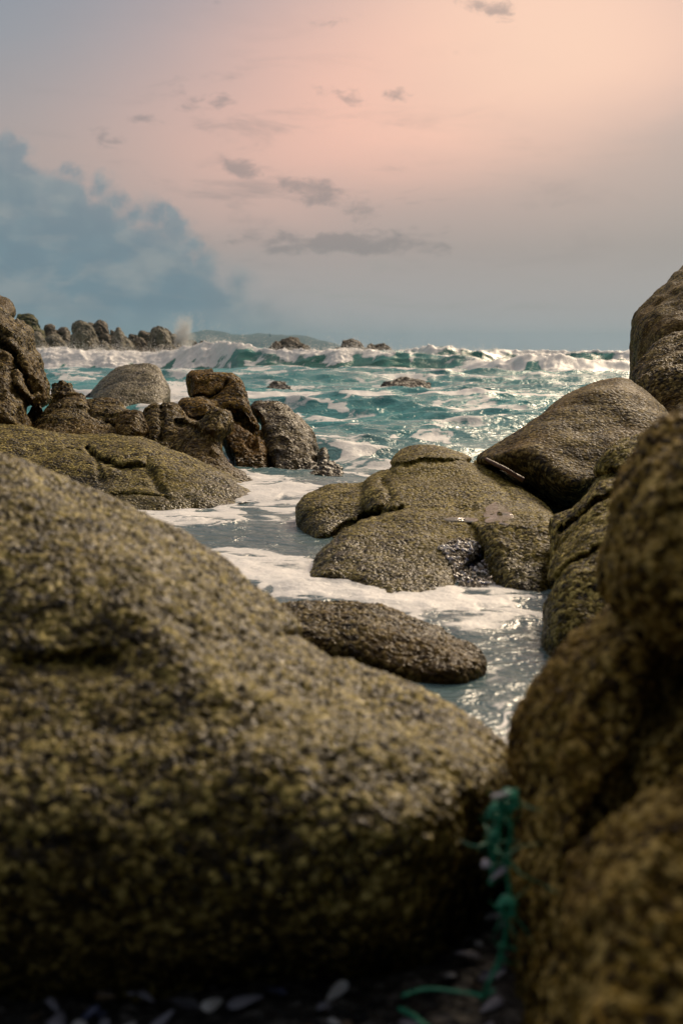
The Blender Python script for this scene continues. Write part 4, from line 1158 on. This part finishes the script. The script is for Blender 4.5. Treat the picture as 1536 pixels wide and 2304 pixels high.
# thin films of foamy water left in the hollows of the outcrop, following the rock
for poly in ([(1085, 1152), (1115, 1138), (1148, 1142), (1158, 1165), (1138, 1182), (1098, 1178)], [(1000, 1170), (1040, 1165), (1068, 1170), (1045, 1178)]):
    pts = smooth_poly(poly, 6)
    cen = pts.mean(0)
    ang_ = np.arctan2(pts[:, 1] - cen[1], pts[:, 0] - cen[0])
    pts = cen + (pts - cen) * (1 + 0.9 * fbm(np.cos(ang_) * 1.6 + cen[0], np.sin(ang_) * 1.6, 0.5, 3, 777))[:, None]
    rings = [0.04, 0.35, 0.65, 0.88, 1.0]
    V = []
    for q in rings:
        for p in pts:
            a_ = cen + (p - cen) * q
            h_ = cam_hit(a_[0], a_[1])
            V.append((h_.x, h_.y, h_.z + (0.005 if q < 0.95 else -0.002)))
    n = len(pts)
    F = [(j * n + i, j * n + (i + 1) % n, (j + 1) * n + (i + 1) % n, (j + 1) * n + i) for j in range(len(rings) - 1) for i in range(n)]
    me = mesh_from('tide_pool', relax(np.array(V), np.array(F), 2), F)
    add_obj('tide_pool', me, mfl, None, None, None, None, 'structure')

# ------------------------------------------------------------------ world
SUN_PX, SUN_PY = 1290, 60
sun_az = math.radians(24); sun_el = math.radians(30)
w = bpy.data.worlds.new('World'); scene.world = w; w.use_nodes = True
w.node_tree.nodes.clear(); N = NT(w.node_tree)
wo = N.node('ShaderNodeOutputWorld'); bg = N.node('ShaderNodeBackground')
tc = N.node('ShaderNodeTexCoord'); gen = tc.outputs['Generated']
sx = N.node('ShaderNodeSeparateXYZ'); N.l.new(gen, sx.inputs[0])
az = N.mul(N.math('ARCTAN2', sx.outputs[0], sx.outputs[1]), FPX)             # in units where 3200 = 1 radian
el = N.mul(N.math('ARCSINE', sx.outputs[2]), FPX)


def P2(px, py):
    return (math.atan((px - CX) / FPX) * FPX, math.atan((HY - py) / FPX) * FPX)


cmb = N.node('ShaderNodeCombineXYZ'); N.put(cmb.inputs[0], az); N.put(cmb.inputs[1], el)
skyv = cmb.outputs[0]


def scaled(s, sy=None, off=0.0):
    m = N.node('ShaderNodeMapping'); m.inputs['Scale'].default_value = (s, sy or s, 1); m.inputs['Location'].default_value = (off, off * .7, off * 1.3)
    N.l.new(skyv, m.inputs[0]); return m.outputs[0]


def blob(px, py, rx, ry, ang=0.0, warp=None):
    a, e = P2(px, py); c, s = math.cos(ang), math.sin(ang)
    dx, dy = (N.sub(az, a), N.sub(el, e)) if warp is None else (N.sub(warp[0], a), N.sub(warp[1], e))
    X = N.add(N.mul(dx, c / rx), N.mul(dy, s / rx)); Y = N.add(N.mul(dx, -s / ry), N.mul(dy, c / ry))
    r2 = N.add(N.mul(X, X), N.mul(Y, Y))
    return N.math('EXPONENT', N.mul(r2, -1.0))


def lin3(r, g, b):
    f = lambda c: ((c / 255 + .055) / 1.055) ** 2.4 if c > 10 else c / 255 / 12.92
    return (f(r), f(g), f(b))


# veil of overcast from the horizon up, then the pink glow round the hidden sun
veil = N.ramp(N.lin(el, -100, 900), [(0.0, lin3(200, 198, 198)), (0.11, lin3(193, 192, 192)), (0.20, lin3(171, 170, 171)), (0.34, lin3(152, 152, 153)), (0.55, lin3(165, 158, 157)), (0.80, lin3(142, 152, 162)), (1.0, lin3(132, 146, 161))])
soft = N.mul(N.sub(N.noise(scaled(1 / 420.0, 1 / 170.0, 3.1), 1.0, 4, 0.5, 0.3), 0.5), 1.0)
g1 = blob(1120, 140, 700, 400, 0.10)
g2 = blob(1250, 90, 430, 330, -0.3)
g3 = blob(740, 320, 560, 230, 0.12)
band = N.smooth(N.add(N.sub(el, N.mul(az, 0.27)), N.mul(soft, 130)), P2(0, 560)[1], P2(0, 300)[1])   # lower edge of the lit veil climbs to seaward
g2 = N.mul(g2, N.add(0.4, N.mul(band, 0.6)))
gl = N.math('MINIMUM', N.add(N.mul(g1, N.add(0.18, N.mul(band, .74))), N.mul(g3, 0.34)), 1.0)
gl = N.mul(N.mul(gl, 0.94), N.add(1.0, N.mul(soft, 0.35)))
col = N.mix(gl, veil, lin3(249, 194, 176))
col = N.mix(N.mul(g2, 0.95), col, lin3(255, 213, 188))
# cumulus bank on the landward side
topc = N.node('ShaderNodeFloatCurve')
cv = topc.mapping.curves[0]
stops = [(-2400, 420), (-600, 250), (-150, 285), (0, 296), (60, 318), (95, 388), (150, 392), (200, 400), (245, 392), (268, 446), (330, 456), (400, 486), (440, 540), (520, 588), (640, 610), (760, 640), (900, 665), (1200, 700), (1700, 740), (3000, 740)]
A0, A1 = P2(-2400, 0)[0], P2(3000, 0)[0]
E0, E1 = 0.0, 700.0
pl = [((P2(a, 0)[0] - A0) / (A1 - A0), P2(0, b)[1] / E1) for a, b in stops]
cv.points[0].location = pl[0]; cv.points[1].location = pl[-1]
for p in pl[1:-1]: cv.points.new(*p)
for p in cv.points: p.handle_type = 'VECTOR'
topc.mapping.update()
N.put(topc.inputs['Value'], N.lin(az, A0, A1))
top = N.mul(topc.outputs[0], E1)
n1 = N.noise(scaled(1 / 75.0, None, 1.7), 1.0, 6, 0.6, 0.2)
bil = N.add(N.mul(N.voro(scaled(1 / 58.0, None, 4.4), 1.0, 'SMOOTH_F1', smooth=0.5), 0.75), N.mul(N.voro(scaled(1 / 24.0, None, 7.4), 1.0, 'SMOOTH_F1', smooth=0.5), 0.28))
pw = N.node('ShaderNodeSeparateColor'); N.l.new(N.noise(scaled(1 / 85.0, None, 9.3), 1.0, 6, 0.66, out='Color'), pw.inputs[0])
paz = N.add(az, N.mul(N.sub(pw.outputs[0], 0.5), 90)); pel = N.add(el, N.mul(N.sub(pw.outputs[1], 0.5), 84))
puff = N.sub(N.sub(top, 36), pel)
for (px, py, rr) in [(-120, 330, 110), (15, 352, 58), (-40, 400, 90), (62, 425, 62), (168, 402, 34), (222, 424, 46), (258, 452, 42), (298, 486, 48), (350, 500, 50), (396, 518, 42), (424, 556, 46), (140, 480, 90), (40, 540, 130), (210, 560, 120), (330, 590, 100), (455, 612, 64), (540, 640, 60)]:
    a_, e_ = P2(px, py)
    dx, dy = N.sub(paz, a_), N.sub(pel, e_)
    r_ = N.math('SQRT', N.add(N.mul(dx, dx), N.mul(dy, dy)))
    sm = N.node('ShaderNodeMath', operation='SMOOTH_MAX'); N.put(sm.inputs[0], puff); N.put(sm.inputs[1], N.sub(rr, r_)); sm.inputs[2].default_value = 22.0
    puff = sm.outputs[0]
under = N.add(puff, N.add(N.mul(N.sub(n1, 0.5), 62), N.mul(N.sub(0.50, bil), 22)))
side = N.smooth(az, P2(390, 0)[0], P2(760, 0)[0], 1.0, 0.0)
width = N.lin(side, 0.0, 1.0, 170.0, N.lin(N.noise(scaled(1 / 140.0, None, 3.3), 1.0, 2), 0.35, 0.65, 16.0, 48.0))
cm = N.math('DIVIDE', under, width); cm = N.smooth(cm, -0.1, 1.0)
inner = N.noise(scaled(1 / 160.0, 1 / 70.0, 8.2), 1.0, 5, 0.55, 0.2)
cdark = N.ramp(N.lin(el, 0, 520), [(0.0, lin3(165, 180, 188)), (0.10, lin3(135, 156, 166)), (0.22, lin3(92, 127, 146)), (0.45, lin3(100, 132, 149)), (0.75, lin3(120, 141, 151)), (1.0, lin3(138, 148, 155))])
cside = N.mix(side, lin3(133, 139, 141), cdark)
cside = N.mix(N.mul(N.smooth(inner, 0.42, 0.64), 0.75), cside, lin3(146, 156, 160))
cside = N.mix(N.mul(N.smooth(under, 8, 75, 1.0, 0.0), 0.42), cside, lin3(158, 162, 166))
cside = N.mix(N.mul(N.smooth(bil, 0.25, 0.75), 0.42), cside, lin3(88, 118, 138))
col = N.mix(N.mul(cm, N.lin(side, 0, 1, 0.68, 0.84)), col, cside)
# pale streaks low over the horizon
stk = N.smooth(N.noise(scaled(1 / 230.0, 1 / 42.0, 5.5), 1.0, 5, 0.6, 0.4), 0.52, 0.72)
lowm = N.add(blob(680, 645, 420, 70), N.mul(blob(1200, 690, 260, 40), 0.5))
col = N.mix(N.mul(N.mul(stk, lowm), 0.55), col, lin3(160, 160, 156))
# small torn clouds
wisps = [(770, 548, 250, 24, -.03, .95), (930, 565, 110, 22, -.05, .6), (545, 382, 62, 26, -.5, .75), (700, 432, 105, 34, -.15, .8), (790, 470, 70, 30, -.5, .5), (410, 225, 50, 45, .6, .55), (480, 225, 50, 22, .2, .5), (340, 272, 60, 14, 0, .4),
         (245, 318, 44, 18, -.3, .6), (770, 212, 75, 18, -.2, .45), (905, 205, 36, 18, .3, .55), (1095, 22, 65, 26, -.5, .65), (740, 45, 90, 26, 0, .3), (478, 14, 30, 16, 0, .35), (980, 510, 60, 20, .1, .35), (870, 460, 40, 14, 0, .3), (1010, 130, 70, 14, -.3, .2)]
wn = N.node('ShaderNodeSeparateColor'); N.l.new(N.noise(scaled(1 / 80.0, 1 / 60.0, 6.1), 1.0, 4, 0.6, out='Color'), wn.inputs[0])
warp_ = (N.add(az, N.mul(N.sub(wn.outputs[0], 0.5), 130)), N.add(el, N.mul(N.sub(wn.outputs[1], 0.5), 70)))
acc = None
for (px, py, rx, ry, an, st) in wisps:
    b = N.mul(blob(px, py, rx, ry, an, warp_), st)
    acc = b if acc is None else N.math('MAXIMUM', acc, b)
n2 = N.noise(scaled(1 / 62.0, 1 / 34.0, 2.9), 1.0, 6, 0.6, 0.35)
wm = N.smooth(N.add(acc, N.mul(N.sub(n2, 0.5), 1.9)), 0.20, 0.85)
wm = N.mul(wm, N.smooth(acc, 0.03, 0.25))
thin = N.mul(N.smooth(N.noise(scaled(1 / 260.0, 1 / 75.0, 12.3), 1.0, 6, 0.62, 0.5), 0.50, 0.74), N.add(blob(800, 470, 520, 150), N.mul(blob(520, 230, 420, 130), 0.7)))
wm = N.math('MAXIMUM', wm, N.mul(thin, 0.85))
wcol = N.mix(0.70, col, lin3(128, 124, 128))
col = N.mix(N.mul(wm, 0.86), col, wcol)
# unseen sky darkened behind the camera, brightened overhead to shape the fill light
front = N.smooth(sx.outputs[1], -0.5, 0.75)
up_ = N.smooth(sx.outputs[2], 0.25, 0.8)
back = N.mix(up_, (0.030, 0.032, 0.036), N.mix(N.smooth(sx.outputs[1], -0.35, 0.45), (0.15, 0.16, 0.175), (0.82, 0.69, 0.62)))
col = N.mix(N.math('MINIMUM', N.math('MAXIMUM', N.sub(1.0, front), up_), 1.0), col, back)
sky = N.node('ShaderNodeTexSky', sky_type='NISHITA')
sky.sun_disc = False; sky.sun_elevation = sun_el; sky.sun_rotation = sun_az
sky.air_density = 1.5; sky.dust_density = 3.0
skc = N.mix(1.0, sky.outputs[0], (0.06, 0.06, 0.06), 'MULTIPLY')
col = N.mix(0.06, col, skc)
N.l.new(col, bg.inputs[0]); bg.inputs[1].default_value = 1.0
N.l.new(bg.outputs[0], wo.inputs['Surface'])

sl = bpy.data.lights.new('sun', 'SUN'); sl.energy = 3.3; sl.angle = math.radians(20); sl.color = (1.0, 0.79, 0.55)
so = bpy.data.objects.new('sun', sl); COL.objects.link(so)
d = Vector((math.sin(sun_az) * math.cos(sun_el), math.cos(sun_az) * math.cos(sun_el), math.sin(sun_el)))
so.rotation_euler = d.to_track_quat('Z', 'Y').to_euler()

# ------------------------------------------------------------------ haze
HAZE = True
if HAZE:
    x0, x1, y0, y1, z0, z1 = -2700, 2700, -60, 5200, -2.0, 78
    V = [(x, y, z) for z in (z0, z1) for y in (y0, y1) for x in (x0, x1)]
    F = [(0, 2, 3, 1), (4, 5, 7, 6), (0, 1, 5, 4), (2, 6, 7, 3), (0, 4, 6, 2), (1, 3, 7, 5)]
    mhz, N = new_mat('sea_haze')
    o_ = N.node('ShaderNodeOutputMaterial'); pv = N.node('ShaderNodeVolumePrincipled')
    pv.inputs['Color'].default_value = (0.42, 0.78, 1.0, 1); pv.inputs['Density'].default_value = 0.00017
    N.l.new(pv.outputs[0], o_.inputs['Volume'])
    add_obj('haze', mesh_from('haze', V, F, False), mhz, None, None, None, None, 'stuff')

# ------------------------------------------------------------------ camera
cd = bpy.data.cameras.new('camera'); cam = bpy.data.objects.new('camera', cd); COL.objects.link(cam)
cam.location = (0, 0, CAM_H); cam.rotation_euler = (math.radians(90), 0, 0)
cd.sensor_fit = 'VERTICAL'; cd.sensor_height = 36.0; cd.sensor_width = 24.0; cd.lens = 50.0
cd.shift_y = -(1152 - HY) / 2304.0
cd.clip_start = 0.05; cd.clip_end = 12000
cd.dof.use_dof = True; cd.dof.focus_distance = 9.0; cd.dof.aperture_fstop = 4.8
scene.camera = cam
scene.view_settings.view_transform = 'Standard'; scene.view_settings.look = 'None'
scene.view_settings.exposure = 0; scene.view_settings.gamma = 1
scene.cycles.use_denoising = True
scene.cycles.max_bounces = 6
scene.cycles.volume_bounces = 0
print('done', round(time.time() - T0, 1))
